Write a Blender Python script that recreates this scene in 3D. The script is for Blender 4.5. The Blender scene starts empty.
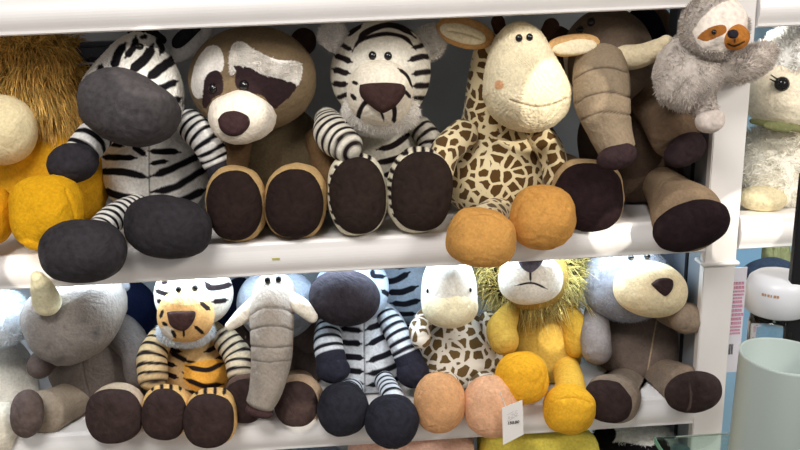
import bpy, math, random
import numpy as np
from mathutils import Matrix, Vector

# ------------------------------------------------------------------ camera, world, lights
SC = bpy.context.scene
COL = SC.collection
F = 850.0
D = 1.3
YAW, PITCH, ROLL = 0.0471767, 0.2933716, -0.0382978
_d = np.array([math.sin(YAW)*math.cos(PITCH), math.cos(YAW)*math.cos(PITCH), -math.sin(PITCH)])
_r0 = np.cross(_d, [0, 0, 1]); _r0 /= np.linalg.norm(_r0); _u0 = np.cross(_r0, _d)
CR = math.cos(ROLL)*_r0 + math.sin(ROLL)*_u0
CU = -math.sin(ROLL)*_r0 + math.cos(ROLL)*_u0
CO = np.array([0, -D, 0.0])
cam_data = bpy.data.cameras.new('camera')
cam = bpy.data.objects.new('camera', cam_data); COL.objects.link(cam)
cam_data.sensor_width = 36.0
cam_data.lens = F*36.0/800.0
cam_data.clip_start = 0.02
cam.matrix_world = Matrix(((CR[0], CU[0], -_d[0], CO[0]), (CR[1], CU[1], -_d[1], CO[1]), (CR[2], CU[2], -_d[2], CO[2]), (0, 0, 0, 1)))
SC.camera = cam

SC.view_settings.view_transform = 'Standard'
SC.view_settings.look = 'None'
SC.view_settings.exposure = 0.0
SC.view_settings.gamma = 1.0
SC.view_settings.use_curve_mapping = False

world = bpy.data.worlds.new('world'); SC.world = world
world.use_nodes = True
world.node_tree.nodes['Background'].inputs[0].default_value = (1.0, 0.965, 0.94, 1)
world.node_tree.nodes['Background'].inputs[1].default_value = 0.25


def aim(o, loc, target):
    o.location = loc
    o.rotation_euler = (Vector(target)-Vector(loc)).to_track_quat('-Z', 'Y').to_euler()


def area(name, loc, target, sx, sy, power, color):
    l = bpy.data.lights.new(name, 'AREA'); l.shape = 'RECTANGLE'; l.size = sx; l.size_y = sy
    l.energy = power; l.color = color
    o = bpy.data.objects.new(name, l); COL.objects.link(o); aim(o, loc, target); return o


def spot(name, loc, target, deg, power, color, blend=0.12, radius=0.01):
    l = bpy.data.lights.new(name, 'SPOT'); l.spot_size = math.radians(deg); l.spot_blend = blend
    l.energy = power; l.color = color; l.shadow_soft_size = radius
    o = bpy.data.objects.new(name, l); COL.objects.link(o); aim(o, loc, target); return o


# soft light from the shop ceiling, in front of and above the shelves
area('upper_area_light', (-0.5, -1.5, 1.5), (-0.1, 0.1, -0.4), 1.1, 0.6, 40, (1.0, 0.97, 0.93))
area('upper_area_light', (1.5, -1.5, .8), (0.4, 0.1, -0.4), 0.5, 0.4, 21, (1.0, 0.94, 0.86))  # added fill, lower and to the right, to brighten the right bay
# added warm spots, their beams standing in for sun patches on the shelves
SPOTS = True


# ------------------------------------------------------------------ helpers
def P(px, py, Y):
    v = _d + CR*(px-400)/F + CU*(225-py)/F
    return CO + v*((Y+D)/v[1])


def mpp(px, py, Y):
    return float((P(px, py, Y)-CO) @ _d)/F


def proj(V):
    v = V-CO
    z = v @ _d
    return 400+F*(v @ CR)/z, 225-F*(v @ CU)/z


def lin(c):
    c = np.asarray(c, float)/255.0
    return np.where(c <= 0.04045, c/12.92, ((c+0.055)/1.055)**2.4)


_mats = {}


def base_mat(name):
    m = bpy.data.materials.new(name); m.use_nodes = True
    nt = m.node_tree
    return m, nt, nt.nodes['Principled BSDF']


def plush_mat(kind='plush'):
    """colour from the surface's own dye attribute, short pile from noise"""
    if kind in _mats: return _mats[kind]
    m, nt, b = base_mat(kind)
    sc, amp, bump, sheen = {'plush': (230, .24, .5, .3), 'velour': (110, .4, .7, .2), 'fuzzy': (130, .3, .8, .4), 'strand': (60, .2, 0, .3)}[kind]
    at = nt.nodes.new('ShaderNodeAttribute'); at.attribute_name = 'dye'
    tc = nt.nodes.new('ShaderNodeTexCoord')
    n1 = nt.nodes.new('ShaderNodeTexNoise'); n1.inputs['Scale'].default_value = sc; n1.inputs['Detail'].default_value = 4
    n2 = nt.nodes.new('ShaderNodeTexNoise'); n2.inputs['Scale'].default_value = 26; n2.inputs['Detail'].default_value = 5; n2.inputs['Roughness'].default_value = .65
    n2.inputs['Distortion'].default_value = .8
    nt.links.new(tc.outputs['Object'], n1.inputs['Vector']); nt.links.new(tc.outputs['Object'], n2.inputs['Vector'])
    add = nt.nodes.new('ShaderNodeMath'); add.operation = 'ADD'
    nt.links.new(n1.outputs['Fac'], add.inputs[0]); nt.links.new(n2.outputs['Fac'], add.inputs[1])
    mr = nt.nodes.new('ShaderNodeMapRange'); mr.inputs['From Min'].default_value = .6; mr.inputs['From Max'].default_value = 1.4
    mr.inputs['To Min'].default_value = 1-amp; mr.inputs['To Max'].default_value = 1+amp
    nt.links.new(add.outputs[0], mr.inputs['Value'])
    mul = nt.nodes.new('ShaderNodeVectorMath'); mul.operation = 'SCALE'
    nt.links.new(at.outputs['Color'], mul.inputs[0]); nt.links.new(mr.outputs[0], mul.inputs['Scale'])
    nt.links.new(mul.outputs[0], b.inputs['Base Color'])
    b.inputs['Roughness'].default_value = .92
    b.inputs['Specular IOR Level'].default_value = .15
    b.inputs['Sheen Weight'].default_value = sheen; b.inputs['Sheen Roughness'].default_value = .5
    nt.links.new(at.outputs['Color'], b.inputs['Sheen Tint'])
    if bump and kind != 'strand':
        n3 = nt.nodes.new('ShaderNodeTexNoise'); n3.inputs['Scale'].default_value = 22; n3.inputs['Detail'].default_value = 3; n3.inputs['Distortion'].default_value = 1.2
        nt.links.new(tc.outputs['Object'], n3.inputs['Vector'])
        b3 = nt.nodes.new('ShaderNodeBump'); b3.inputs['Strength'].default_value = .45; b3.inputs['Distance'].default_value = .012
        nt.links.new(n3.outputs['Fac'], b3.inputs['Height'])
    if bump:
        bp = nt.nodes.new('ShaderNodeBump'); bp.inputs['Strength'].default_value = bump; bp.inputs['Distance'].default_value = .002
        nt.links.new(add.outputs[0], bp.inputs['Height']); nt.links.new(b3.outputs[0], bp.inputs['Normal']); nt.links.new(bp.outputs[0], b.inputs['Normal'])
    _mats[kind] = m
    return m


def giraffe_mat(cell, patch, line, name, thr=.16):
    if name in _mats: return _mats[name]
    m, nt, b = base_mat(name)
    tc = nt.nodes.new('ShaderNodeTexCoord')
    nz = nt.nodes.new('ShaderNodeTexNoise'); nz.inputs['Scale'].default_value = 45
    nt.links.new(tc.outputs['Object'], nz.inputs['Vector'])
    mx = nt.nodes.new('ShaderNodeVectorMath'); mx.operation = 'MULTIPLY_ADD'
    nt.links.new(nz.outputs['Color'], mx.inputs[0]); mx.inputs[1].default_value = (.012, .012, .012)
    nt.links.new(tc.outputs['Object'], mx.inputs[2])
    vo = nt.nodes.new('ShaderNodeTexVoronoi'); vo.feature = 'DISTANCE_TO_EDGE'; vo.inputs['Scale'].default_value = 1/cell
    vo.inputs['Randomness'].default_value = .85
    nt.links.new(mx.outputs[0], vo.inputs['Vector'])
    rp = nt.nodes.new('ShaderNodeValToRGB')
    rp.color_ramp.elements[0].position = thr-.015; rp.color_ramp.elements[1].position = thr+.015
    rp.color_ramp.elements[0].color = (*lin(line), 1); rp.color_ramp.elements[1].color = (*lin(patch), 1)
    nt.links.new(vo.outputs['Distance'], rp.inputs[0]); nt.links.new(rp.outputs[0], b.inputs['Base Color'])
    n1 = nt.nodes.new('ShaderNodeTexNoise'); n1.inputs['Scale'].default_value = 300
    nt.links.new(tc.outputs['Object'], n1.inputs['Vector'])
    bp = nt.nodes.new('ShaderNodeBump'); bp.inputs['Strength'].default_value = .3; bp.inputs['Distance'].default_value = .001
    nt.links.new(n1.outputs['Fac'], bp.inputs['Height']); nt.links.new(bp.outputs[0], b.inputs['Normal'])
    b.inputs['Roughness'].default_value = .9; b.inputs['Specular IOR Level'].default_value = .15; b.inputs['Sheen Weight'].default_value = .2
    _mats[name] = m
    return m


def solid(name, col, rough=.5, metal=0, spec=.5, var=0, trans=0, ior=1.45, emit=None, alpha=1):
    if name in _mats: return _mats[name]
    m, nt, b = base_mat(name)
    b.inputs['Base Color'].default_value = (*lin(col), 1)
    b.inputs['Roughness'].default_value = rough; b.inputs['Metallic'].default_value = metal
    b.inputs['Specular IOR Level'].default_value = spec
    b.inputs['Transmission Weight'].default_value = trans; b.inputs['IOR'].default_value = ior
    b.inputs['Alpha'].default_value = alpha
    if var:
        tc = nt.nodes.new('ShaderNodeTexCoord'); n = nt.nodes.new('ShaderNodeTexNoise'); n.inputs['Scale'].default_value = 9; n.inputs['Detail'].default_value = 6
        nt.links.new(tc.outputs['Object'], n.inputs['Vector'])
        rp = nt.nodes.new('ShaderNodeValToRGB'); c = lin(col)
        rp.color_ramp.elements[0].position = .3; rp.color_ramp.elements[1].position = .7
        rp.color_ramp.elements[0].color = (*(c*(1-var)), 1); rp.color_ramp.elements[1].color = (*(np.minimum(1, c*(1+var))), 1)
        nt.links.new(n.outputs['Fac'], rp.inputs[0]); nt.links.new(rp.outputs[0], b.inputs['Base Color'])
    if emit:
        b.inputs['Emission Color'].default_value = (*lin(emit[0]), 1); b.inputs['Emission Strength'].default_value = emit[1]
    _mats[name] = m
    return m


def link_mesh(name, V, faces, mat, parent=None, origin=None, dye=None, smooth=True):
    V = np.asarray(V, float)
    if origin is None: origin = V.mean(0)
    me = bpy.data.meshes.new(name)
    me.from_pydata((V-origin).tolist(), [], faces if isinstance(faces, list) else faces.tolist())
    if smooth: me.shade_smooth()
    if dye is not None:
        a = me.attributes.new('dye', 'FLOAT_COLOR', 'POINT')
        buf = np.ones((len(V), 4)); buf[:, :3] = dye
        a.data.foreach_set('color', buf.ravel())
    me.materials.append(mat)
    o = bpy.data.objects.new(name, me); COL.objects.link(o)
    if parent is not None:
        o.parent = parent
        w = np.array(PW[parent.name])
        o.location = origin-w
    else:
        o.location = origin
    PW[o.name] = tuple(origin)
    o['_x'] = 0; del o['_x']
    return o


PW = {}


def tag(o, label=None, cat=None, group=None, kind=None):
    if label: o['label'] = label
    if cat: o['category'] = cat
    if group: o['group'] = group
    if kind: o['kind'] = kind
    return o


def thing(name, label, cat, loc, group=None):
    o = bpy.data.objects.new(name, None); COL.objects.link(o)
    o.empty_display_size = .03
    o.location = loc; PW[o.name] = tuple(loc)
    return tag(o, label, cat, group)


rng = np.random.default_rng(7)


def wob(V, wave, seed):
    r = np.random.default_rng(seed)
    out = np.zeros(len(V))
    for k in range(7):
        d = r.normal(size=3); d /= np.linalg.norm(d)
        w = wave*r.uniform(.7, 1.6)
        out += np.sin((V @ d)*2*math.pi/w + r.uniform(0, 6.28))/7
    return out


def seg_dist(x, y, pts):
    """distance to a polyline and the parameter 0..1 along it"""
    pts = np.asarray(pts, float)
    best = np.full(len(x), 1e9); par = np.zeros(len(x))
    L = np.r_[0, np.cumsum(np.hypot(*np.diff(pts, axis=0).T))]
    for i in range(len(pts)-1):
        a, b = pts[i], pts[i+1]; ab = b-a; l2 = max(ab @ ab, 1e-9)
        t = np.clip(((x-a[0])*ab[0]+(y-a[1])*ab[1])/l2, 0, 1)
        d = np.hypot(x-a[0]-t*ab[0], y-a[1]-t*ab[1])
        m = d < best
        best[m] = d[m]; par[m] = (L[i]+t[m]*(L[i+1]-L[i]))/L[-1]
    return best, par


def smooth_line(pts, n=6):
    pts = np.asarray(pts, float)
    if len(pts) < 3: return pts
    out = []
    Q = np.vstack([2*pts[0]-pts[1], pts, 2*pts[-1]-pts[-2]])
    for i in range(1, len(Q)-2):
        for t in np.linspace(0, 1, n, endpoint=False):
            out.append(.5*((2*Q[i])+(-Q[i-1]+Q[i+1])*t+(2*Q[i-1]-5*Q[i]+4*Q[i+1]-Q[i+2])*t*t+(-Q[i-1]+3*Q[i]-3*Q[i+1]+Q[i+2])*t**3))
    out.append(pts[-1])
    return np.array(out)


def in_poly(x, y, poly):
    poly = np.asarray(poly, float); c = np.zeros(len(x), bool)
    j = len(poly)-1
    for i in range(len(poly)):
        xi, yi = poly[i]; xj, yj = poly[j]
        if yi != yj:
            c ^= ((yi > y) != (yj > y)) & (x < (xj-xi)*(y-yi)/(yj-yi)+xi)
        j = i
    return c


# surface marks, given on the toy's front: strokes (st), patches (po, el), seams (gr)
def st(pts, w, col=(24, 22, 26), taper=True): return ('st', pts, w, col, taper)
def po(pts, col, soft=0): return ('po', pts, col, soft)
def el(cx, cy, rx, ry, col, rot=0): return ('el', cx, cy, rx, ry, col, rot)
def gr(pts, w=1.2, depth=.0018, col=None): return ('gr', pts, w, depth, col)


def apply_marks(V, N, dye, marks, seed=1):
    x, y = proj(V)
    jx = x+.7*wob(V, .024, seed+50); jy = y+.7*wob(V, .024, seed+51)
    front = (N @ _d) < .1
    Vn = V.copy()
    for m in marks:
        if m[0] == 'st':
            d, t = seg_dist(jx, jy, smooth_line(m[1]))
            w = m[2]*1.22/2*(np.clip(np.minimum(t, 1-t)*6, 0.3, 1) if m[4] else 1)
            a = np.clip((w-d)/.8+.5, 0, 1)[:, None]
            dye[:] = dye*(1-a)+lin(m[3])*a
        elif m[0] == 'po':
            s = in_poly(jx, jy, smooth_line(list(m[1])+[m[1][0]])) & front
            dye[s] = lin(m[2])
        elif m[0] == 'el':
            _, cx, cy, rx, ry, col, rot = m; r = math.radians(rot)
            dx, dy = jx-cx, jy-cy
            u = dx*math.cos(r)+dy*math.sin(r); v = -dx*math.sin(r)+dy*math.cos(r)
            q = (u/rx)**2+(v/ry)**2
            a = (np.clip((1-q)*min(rx, ry)/1.6+.5, 0, 1)*front)[:, None]
            dye[:] = dye*(1-a)+lin(col)*a
        elif m[0] == 'gr':
            d, t = seg_dist(x, y, smooth_line(m[1]))
            a = np.exp(-(d/m[2])**2)*front
            Vn -= N*(a*m[3])[:, None]
            if m[4] is not None:
                b = (np.clip((.75-d)/.6+.5, 0, 1)*front*.8)[:, None]
                dye[:] = dye*(1-b)+lin(m[4])*b
    return Vn


def grid_faces(nu, nv, off=0):
    i, j = np.meshgrid(np.arange(nv-1), np.arange(nu), indexing='ij')
    a = i*nu+j; b = i*nu+(j+1) % nu; c = (i+1)*nu+(j+1) % nu; d = (i+1)*nu+j
    return (np.stack([a, b, c, d], -1).reshape(-1, 4)+off)


def normals(V, faces):
    Q = np.asarray(faces)
    n = np.cross(V[Q[:, 2]]-V[Q[:, 0]], V[Q[:, 3]]-V[Q[:, 1]])
    N = np.zeros_like(V)
    for k in range(4): np.add.at(N, Q[:, k], n)
    return N/np.maximum(np.linalg.norm(N, axis=1), 1e-12)[:, None]


def rotm(rot, tx, ty):
    a, b, c = math.radians(rot), math.radians(tx), math.radians(ty)
    Rz = np.array([[math.cos(a), math.sin(a), 0], [-math.sin(a), math.cos(a), 0], [0, 0, 1]])   # rot>0 turns clockwise on the picture's y-down
    Rx = np.array([[1, 0, 0], [0, math.cos(b), -math.sin(b)], [0, math.sin(b), math.cos(b)]])
    Ry = np.array([[math.cos(c), 0, math.sin(c)], [0, 1, 0], [-math.sin(c), 0, math.cos(c)]])
    return Rx @ Ry @ Rz


def ball(name, px, py, Y, rx, ry, rz=None, rot=0, tx=0, ty=0, col=(200, 200, 200), marks=(), parent=None, mat='plush',
         n=None, lump=.025, pw=2.1, egg=0.0, seed=None, flat=None, outline=None, face=None):
    """a sewn, stuffed, rounded form: radii along right / up / towards the viewer"""
    s = mpp(px, py, Y)
    if rz is None: rz = (rx+ry)/2
    if n is None:
        big = max(rx, ry); n = 28 if big < 7 else (60 if big < 20 else 190)
        if not marks and big >= 20: n = 84
    elif marks and n < 200: n = 250
    nu, nv = n, max(12, int(n*.6))
    th = np.linspace(0.0, math.pi, nv); ph = np.linspace(0, 2*math.pi, nu, endpoint=False)
    T, H = np.meshgrid(th, ph, indexing='ij')
    U = np.stack([np.sin(T)*np.cos(H), np.sin(T)*np.sin(H), np.cos(T)], -1).reshape(-1, 3)   # pole towards viewer
    e = 2/pw
    q = (np.abs(U)**pw).sum(1)**(-1/pw)
    U2 = U*q[:, None]
    if egg: U2 = U2*np.stack([1-egg*U2[:, 1], np.ones(len(U2)), 1-egg*U2[:, 1]*.5], -1)
    if flat: U2[:, 2] = np.where(U2[:, 2] > 0, U2[:, 2]*flat, U2[:, 2])
    if outline is not None:                      # radii follow a sewn outline given in px about the centre
        O = smooth_line(np.vstack([outline, outline[:1]]), 5); O = O*np.array([1, -1])-np.array([0, 0])
        aa = np.unwrap(np.arctan2(O[:, 1], O[:, 0])); rr = np.hypot(O[:, 0], O[:, 1])
        if aa[-1] < aa[0]: aa, rr = aa[::-1], rr[::-1]
        k_ = np.argsort((aa % (2*math.pi))); a2 = (aa % (2*math.pi))[k_]; r2 = rr[k_]
        Hh = H.ravel() % (2*math.pi)
        rad = np.interp(Hh, np.r_[a2[-1]-2*math.pi, a2, a2[0]+2*math.pi], np.r_[r2[-1], r2, r2[0]])
        st_ = np.sin(T.ravel())**.8
        U2 = np.stack([np.cos(Hh)*rad*st_, np.sin(Hh)*rad*st_, np.sign(U[:, 2])*np.abs(U[:, 2])**.9], -1)
        rx_, ry_ = 1, 1
    else: rx_, ry_ = rx, ry
    Lc = U2*np.array([rx_, ry_, rz])*s
    seed = seed if seed is not None else abs(int(px*7+py*13))
    if lump:
        Lc = Lc*(1+lump*2.2*wob(Lc, max(rx, ry)*s*1.1, seed)[:, None]+lump*.6*wob(Lc, max(rx, ry)*s*.35, seed+9)[:, None])
    R = rotm(rot, tx, ty)
    Lc = Lc @ R.T
    c = P(px, py, Y)
    B = np.stack([CR, CU, -_d])
    V = c+Lc @ B
    faces = grid_faces(nu, nv)
    N = normals(V, faces)
    if ((V-c)*N).sum() < 0: N = -N; faces = faces[:, ::-1]
    dye = np.tile(lin(col), (len(V), 1))
    V = rest(apply_marks(V, N, dye, marks, seed), c)
    m = plush_mat(mat) if isinstance(mat, str) else mat
    o = link_mesh(name, V, faces, m, parent, c, dye)
    MESH[o.name] = (V, faces, N, dye)
    return o


MESH = {}
DECK = [None]


def rest(V, c):
    """stuffing gives way where it presses on the shelf board or its front rail"""
    if DECK[0] is None: return V
    zt = DECK[0]+.0022
    V = V.copy()
    if c[1] < -.012:                                   # hangs in front of the rail
        m = (V[:, 1] > -.0145) & (V[:, 2] < zt) & (V[:, 2] > zt-.058)
        V[m, 1] = -.0145
    else:
        m = (V[:, 1] > -.0145) & (V[:, 2] < zt) & (V[:, 2] > zt-.13)
        V[m, 2] = zt
    V[:, 1] = np.minimum(V[:, 1], .412)
    return V



def tube(name, pts, parent=None, col=(200, 200, 200), marks=(), mat='plush', rings=None, nu=48, lump=.03, seed=None, flat=1.0, tip=None, cap=(1, 1)):
    """a stuffed limb through (px,py,Y,radius px); rings=(count, share, colour, wobble); tip=(share of length, colour)"""
    pts = np.asarray(pts, float)
    C0 = np.array([P(*p[:3]) for p in pts]); r0 = np.array([p[3]*mpp(*p[:3]) for p in pts])
    if len(pts) == 2:
        C0 = np.vstack([C0[0], C0.mean(0), C0[1]]); r0 = np.array([r0[0], r0.mean(), r0[1]])
    S = smooth_line(np.hstack([C0, r0[:, None]]), 14)
    L = np.r_[0, np.cumsum(np.linalg.norm(np.diff(S[:, :3], axis=0), axis=1))]
    nv = int(max(30, min(130, L[-1]/.0018)))
    tt = np.linspace(0, L[-1], nv)
    Cn = np.stack([np.interp(tt, L, S[:, k]) for k in range(4)], -1)
    tang = np.gradient(Cn[:, :3], axis=0); tang /= np.linalg.norm(tang, axis=1)[:, None]
    rows = []; par = []
    for k in range(9):                                   # rounded ends
        a = math.pi/2*(1-k/9)
        rows.append((Cn[0, :3]-tang[0]*Cn[0, 3]*math.sin(a)*cap[0], tang[0], max(Cn[0, 3]*math.cos(a), 1e-5))); par.append(0)
    for k in range(nv): rows.append((Cn[k, :3], tang[k], Cn[k, 3])); par.append(tt[k]/L[-1])
    for k in range(1, 10):
        a = math.pi/2*k/9
        rows.append((Cn[-1, :3]+tang[-1]*Cn[-1, 3]*math.sin(a)*cap[1], tang[-1], max(Cn[-1, 3]*math.cos(a), 1e-5))); par.append(1)
    V = []; ref = -_d
    ang = np.linspace(0, 2*math.pi, nu, endpoint=False)
    for c, t, r in rows:
        a = np.cross(t, ref)
        if np.linalg.norm(a) < .15: a = np.cross(t, CU)
        a /= np.linalg.norm(a); b = np.cross(a, t)
        V.append(c+r*(np.cos(ang)[:, None]*a+flat*np.sin(ang)[:, None]*b))
    cr0, cr1 = rows[9][2]*cap[0], rows[-10][2]*cap[1]
    par = [(-cr0*math.sin(math.pi/2*(1-k/9)))/L[-1] for k in range(9)]+list(tt/L[-1])+[1+cr1*math.sin(math.pi/2*k/9)/L[-1] for k in range(1, 10)]
    V = np.vstack(V); par = np.repeat(par, nu)
    seed = seed if seed is not None else abs(int(pts[0, 0]*3+pts[0, 1]*5))
    faces = grid_faces(nu, len(rows))
    N = normals(V, faces)
    cc = np.repeat(np.array([r[0] for r in rows]), nu, axis=0)
    if ((V-cc)*N).sum() < 0: N = -N; faces = faces[:, ::-1]
    if lump: V = V+N*(lump*np.repeat([r[2] for r in rows], nu)*(2*wob(V, r0.max()*2.2, seed)+.7*wob(V, r0.max()*.8, seed+3)))[:, None]
    dye = np.tile(lin(col), (len(V), 1))
    if rings:
        nr, share, rc, wb = rings
        w = np.abs(((par*nr+wb*wob(V, r0.max()*2.5, seed+21)) % 1)-.5)*2
        a = np.clip((share-w)*8+.5, 0, 1)[:, None]
        dye = dye*(1-a)+lin(rc)*a
    if tip:
        a = np.clip((par-tip[0])*60+.5, 0, 1)[:, None]; dye = dye*(1-a)+lin(tip[1])*a
    V = apply_marks(V, N, dye, marks, seed)
    if C0[:, 1].min() > -.012: V = rest(V, (0, 0, 0))
    m = plush_mat(mat) if isinstance(mat, str) else mat
    o = link_mesh(name, V, faces, m, parent, V.mean(0), dye)
    MESH[o.name] = (V, faces, N, dye)
    return o


def fur(o, name, count, length, comb=(0, 0, -1), k=(1, .6, .5), poly=None, col=None, parent=None, width=.0009, var=.25, seed=3, droop=.5, frontal=True, maskcol=None):
    """pile strands rooted on a part, dyed like the cloth under them"""
    V, faces, N, dye = MESH[o.name]
    r = np.random.default_rng(seed)
    f = np.asarray(faces)
    cen = V[f].mean(1)
    ar = np.linalg.norm(np.cross(V[f[:, 2]]-V[f[:, 0]], V[f[:, 3]]-V[f[:, 1]]), axis=1)
    x, y = proj(cen)
    w = ar.copy()
    if frontal: w *= ((N[f].mean(1) @ _d) < .35)
    if poly is not None: w *= in_poly(x, y, poly)
    if maskcol is not None: w *= (np.abs(dye[f].mean(1)-lin(maskcol)).sum(1) < .12)
    if w.sum() <= 0: return None
    idx = r.choice(len(f), count, p=w/w.sum())
    ab = r.random((count, 2))
    q = V[f[idx]]
    base = (q[:, 0]*(1-ab[:, :1])+q[:, 1]*ab[:, :1])*(1-ab[:, 1:])+(q[:, 3]*(1-ab[:, :1])+q[:, 2]*ab[:, :1])*ab[:, 1:]
    nn = N[f[idx, 0]]
    comb = np.asarray(comb, float)
    # clumps share a direction
    cl = np.stack([wob(base, .03, seed+i) for i in range(3)], -1)*3
    dr = nn*k[0]+comb*k[1]+(r.normal(size=(count, 3))*.5+cl*.8)*k[2]
    dr /= np.linalg.norm(dr, axis=1)[:, None]
    # never into the body
    into = np.minimum((dr*nn).sum(1), .05)-.05
    dr -= nn*into[:, None]
    ln = (length*r.uniform(.55, 1.25, count))[:, None]
    base = base-nn*.0012
    mid = base+dr*ln*.5
    tipp = mid+(dr+comb*droop)/np.linalg.norm(dr+comb*droop, axis=1)[:, None]*ln*.5
    side = np.cross(dr, r.normal(size=(count, 3))); side /= np.linalg.norm(side, axis=1)[:, None]
    s2 = np.cross(dr, side); s2 /= np.linalg.norm(s2, axis=1)[:, None]
    wv = width
    rings = []
    for c, wd in ((base, wv), (mid, wv*.75)):
        for a in (0, 2.0944, 4.18879):
            rings.append(c+(side*math.cos(a)+s2*math.sin(a))*wd)
    rings.append(tipp)
    VV = np.stack(rings, 1).reshape(-1, 3)
    b = (np.arange(count)*7)[:, None]
    quads = np.concatenate([b+np.array([i, (i+1) % 3, 3+(i+1) % 3, 3+i]) for i in range(3)])
    tris = np.concatenate([b+np.array([3+i, 3+(i+1) % 3, 6]) for i in range(3)])
    dy = dye[f[idx, 0]] if col is None else np.tile(lin(col), (count, 1))
    dy = dy*(1+var*(r.random((count, 1))*2-1))
    dd = np.repeat(dy, 7, axis=0)
    return link_mesh(name, VV, quads.tolist()+tris.tolist(), plush_mat('strand'), parent or o, VV.mean(0), dd, smooth=False)


def box(name, lo, hi, mat, parent=None, bev=.002):
    lo, hi = np.array(lo, float), np.array(hi, float)
    import bmesh
    bm = bmesh.new(); bmesh.ops.create_cube(bm, size=1)
    for v in bm.verts: v.co = Vector([(v.co[i])*(hi[i]-lo[i]) for i in range(3)])
    if bev: bmesh.ops.bevel(bm, geom=list(bm.edges), offset=min(bev, min(hi-lo)*.4), segments=2, affect='EDGES')
    me = bpy.data.meshes.new(name); bm.to_mesh(me); bm.free(); me.materials.append(mat)
    o = bpy.data.objects.new(name, me); COL.objects.link(o)
    c = (lo+hi)/2
    o.location = c-(np.array(PW[parent.name]) if parent else 0)
    if parent: o.parent = parent
    PW[o.name] = tuple(c)
    return o


def lathe(name, c, prof, mat, parent=None, n=64):
    """prof: (radius, z) turned about the upright axis through c"""
    ang = np.linspace(0, 2*math.pi, n, endpoint=False)
    V = np.vstack([np.stack([np.cos(ang)*r, np.sin(ang)*r, np.full(n, z)], -1) for r, z in prof])+np.asarray(c)
    return link_mesh(name, V, grid_faces(n, len(prof)), mat, parent, np.asarray(c, float))


def extrude(name, prof, x0, x1, mat, parent=None):
    """closed (y,z) profile run along x"""
    n = len(prof)
    V = [(x0, y, z) for y, z in prof]+[(x1, y, z) for y, z in prof]
    f = [[i, (i+1) % n, n+(i+1) % n, n+i] for i in range(n)]+[list(range(n))[::-1], list(range(n, 2*n))]
    o = link_mesh(name, V, f, mat, parent, smooth=False)
    return o


def surf(t, px, py, rad=3.0):
    """the sewn surface of a toy nearest the viewer at a spot"""
    best = None
    for ch in t.children_recursive:
        if ch.name not in MESH or ch.name.startswith(('eye', 'nose')): continue
        V = MESH[ch.name][0]
        x, y = proj(V); m = (np.hypot(x-px, y-py) < rad)
        if m.any():
            q = V[m]; z = (q-CO) @ _d; k = z.argmin()
            if best is None or z[k] < best[0]: best = (z[k], q[k][1])
    return best[1] if best else None


BLK = (20, 18, 22)
WHT = (225, 222, 215)

# ------------------------------------------------------------------ the setting
white_plastic = solid('white_plastic', (240, 237, 236), .32, var=.03)
white_paint = solid('white_paint', (232, 228, 226), .4, var=.02)
grey_back = solid('grey_back_panel', (206, 213, 219), .6, var=.08)
blue_back = solid('pale_blue_panel', (158, 196, 220), .6, var=.05)
metal_grey = solid('grey_metal', (150, 158, 168), .45, metal=.3)
black_slot = solid('black_slot', (14, 15, 18), .8)

ZT, ZM, ZB = -0.0738, -0.4645, -0.7821       # underside of each rail
RH = .054
W0, W1 = -1.5, 1.5

w = box('wall_back', (W0, .42, -1.35), (.60, .44, .35), grey_back, bev=0); tag(w, 'grey back panel behind the shelves of plush toys', kind='structure')
w = box('wall_right', (.60, .42, -1.35), (W1, .44, .35), blue_back, bev=0); tag(w, 'pale blue back panel of the right hand bay', kind='structure')
fl = box('floor', (-3.5, -3.2, -1.37), (3.5, .45, -1.35), solid('floor_tile', (190, 182, 172), .4, var=.06), bev=0); tag(fl, 'pale shop floor', kind='structure')


def rail_profile(z0, h, sc=1.0):
    pts = [(.034, h), (.006, h), (.001, h+.0018), (-.003, h+.001), (-.006, h-.003), (-.0075, h-.008)]
    for k in range(9):
        a = math.pi*(k/8)
        pts.append((-.0085-.005*math.sin(a), h-.011-(h-.020)*k/8))
    pts += [(-.0075, .006), (-.0075, .002), (-.005, 0), (.034, 0)]
    return [(y*sc, z0+z) for y, z in pts]


def shelf(z, x0, x1, label, deckmat=white_plastic):
    t = thing('store_shelf', label, 'shelf', ((x0+x1)/2, 0, z))
    extrude('shelf_rail', rail_profile(z, RH), x0, x1, white_plastic, t)
    box('shelf_deck', (x0, .034, z+RH-.022), (x1, .418, z+RH-.004), deckmat, t, bev=.001)
    return t


shelf(ZT, W0, .560, 'white shelf across the top, above the larger plush toys')
shelf(ZM, W0, .560, 'white shelf carrying the row of larger plush toys')
shelf(ZB, W0, .560, 'white shelf carrying the lower row of smaller plush toys')
shelf(ZT-.033, .617, W1, 'short white shelf at the top right, behind the sloth')
shelf(ZM+.001, .617, W1, 'short white shelf under the fluffy cream plush toy')
s = shelf(-1.12, W0, .560, 'lowest white shelf, mostly below the picture')

post = thing('shelf_post', 'white upright post the grey sloth clings to', 'post', (.588, -.005, -1.35))
box('front_face', (.561, -.006, -1.349), (.6145, .012, .35), white_paint, post, bev=.0015)
box('side_panel', (.5625, .012, -1.349), (.567, .13, .35), metal_grey, post, bev=0)
box('slot_strip', (.560, .062, -1.349), (.5635, .072, .35), black_slot, post, bev=0)
box('back_channel', (.545, .13, -1.349), (.6, .17, .35), metal_grey, post, bev=.001)
box('side_panel', (.611, .012, -1.349), (.6145, .13, .35), metal_grey, post, bev=0)

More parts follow.
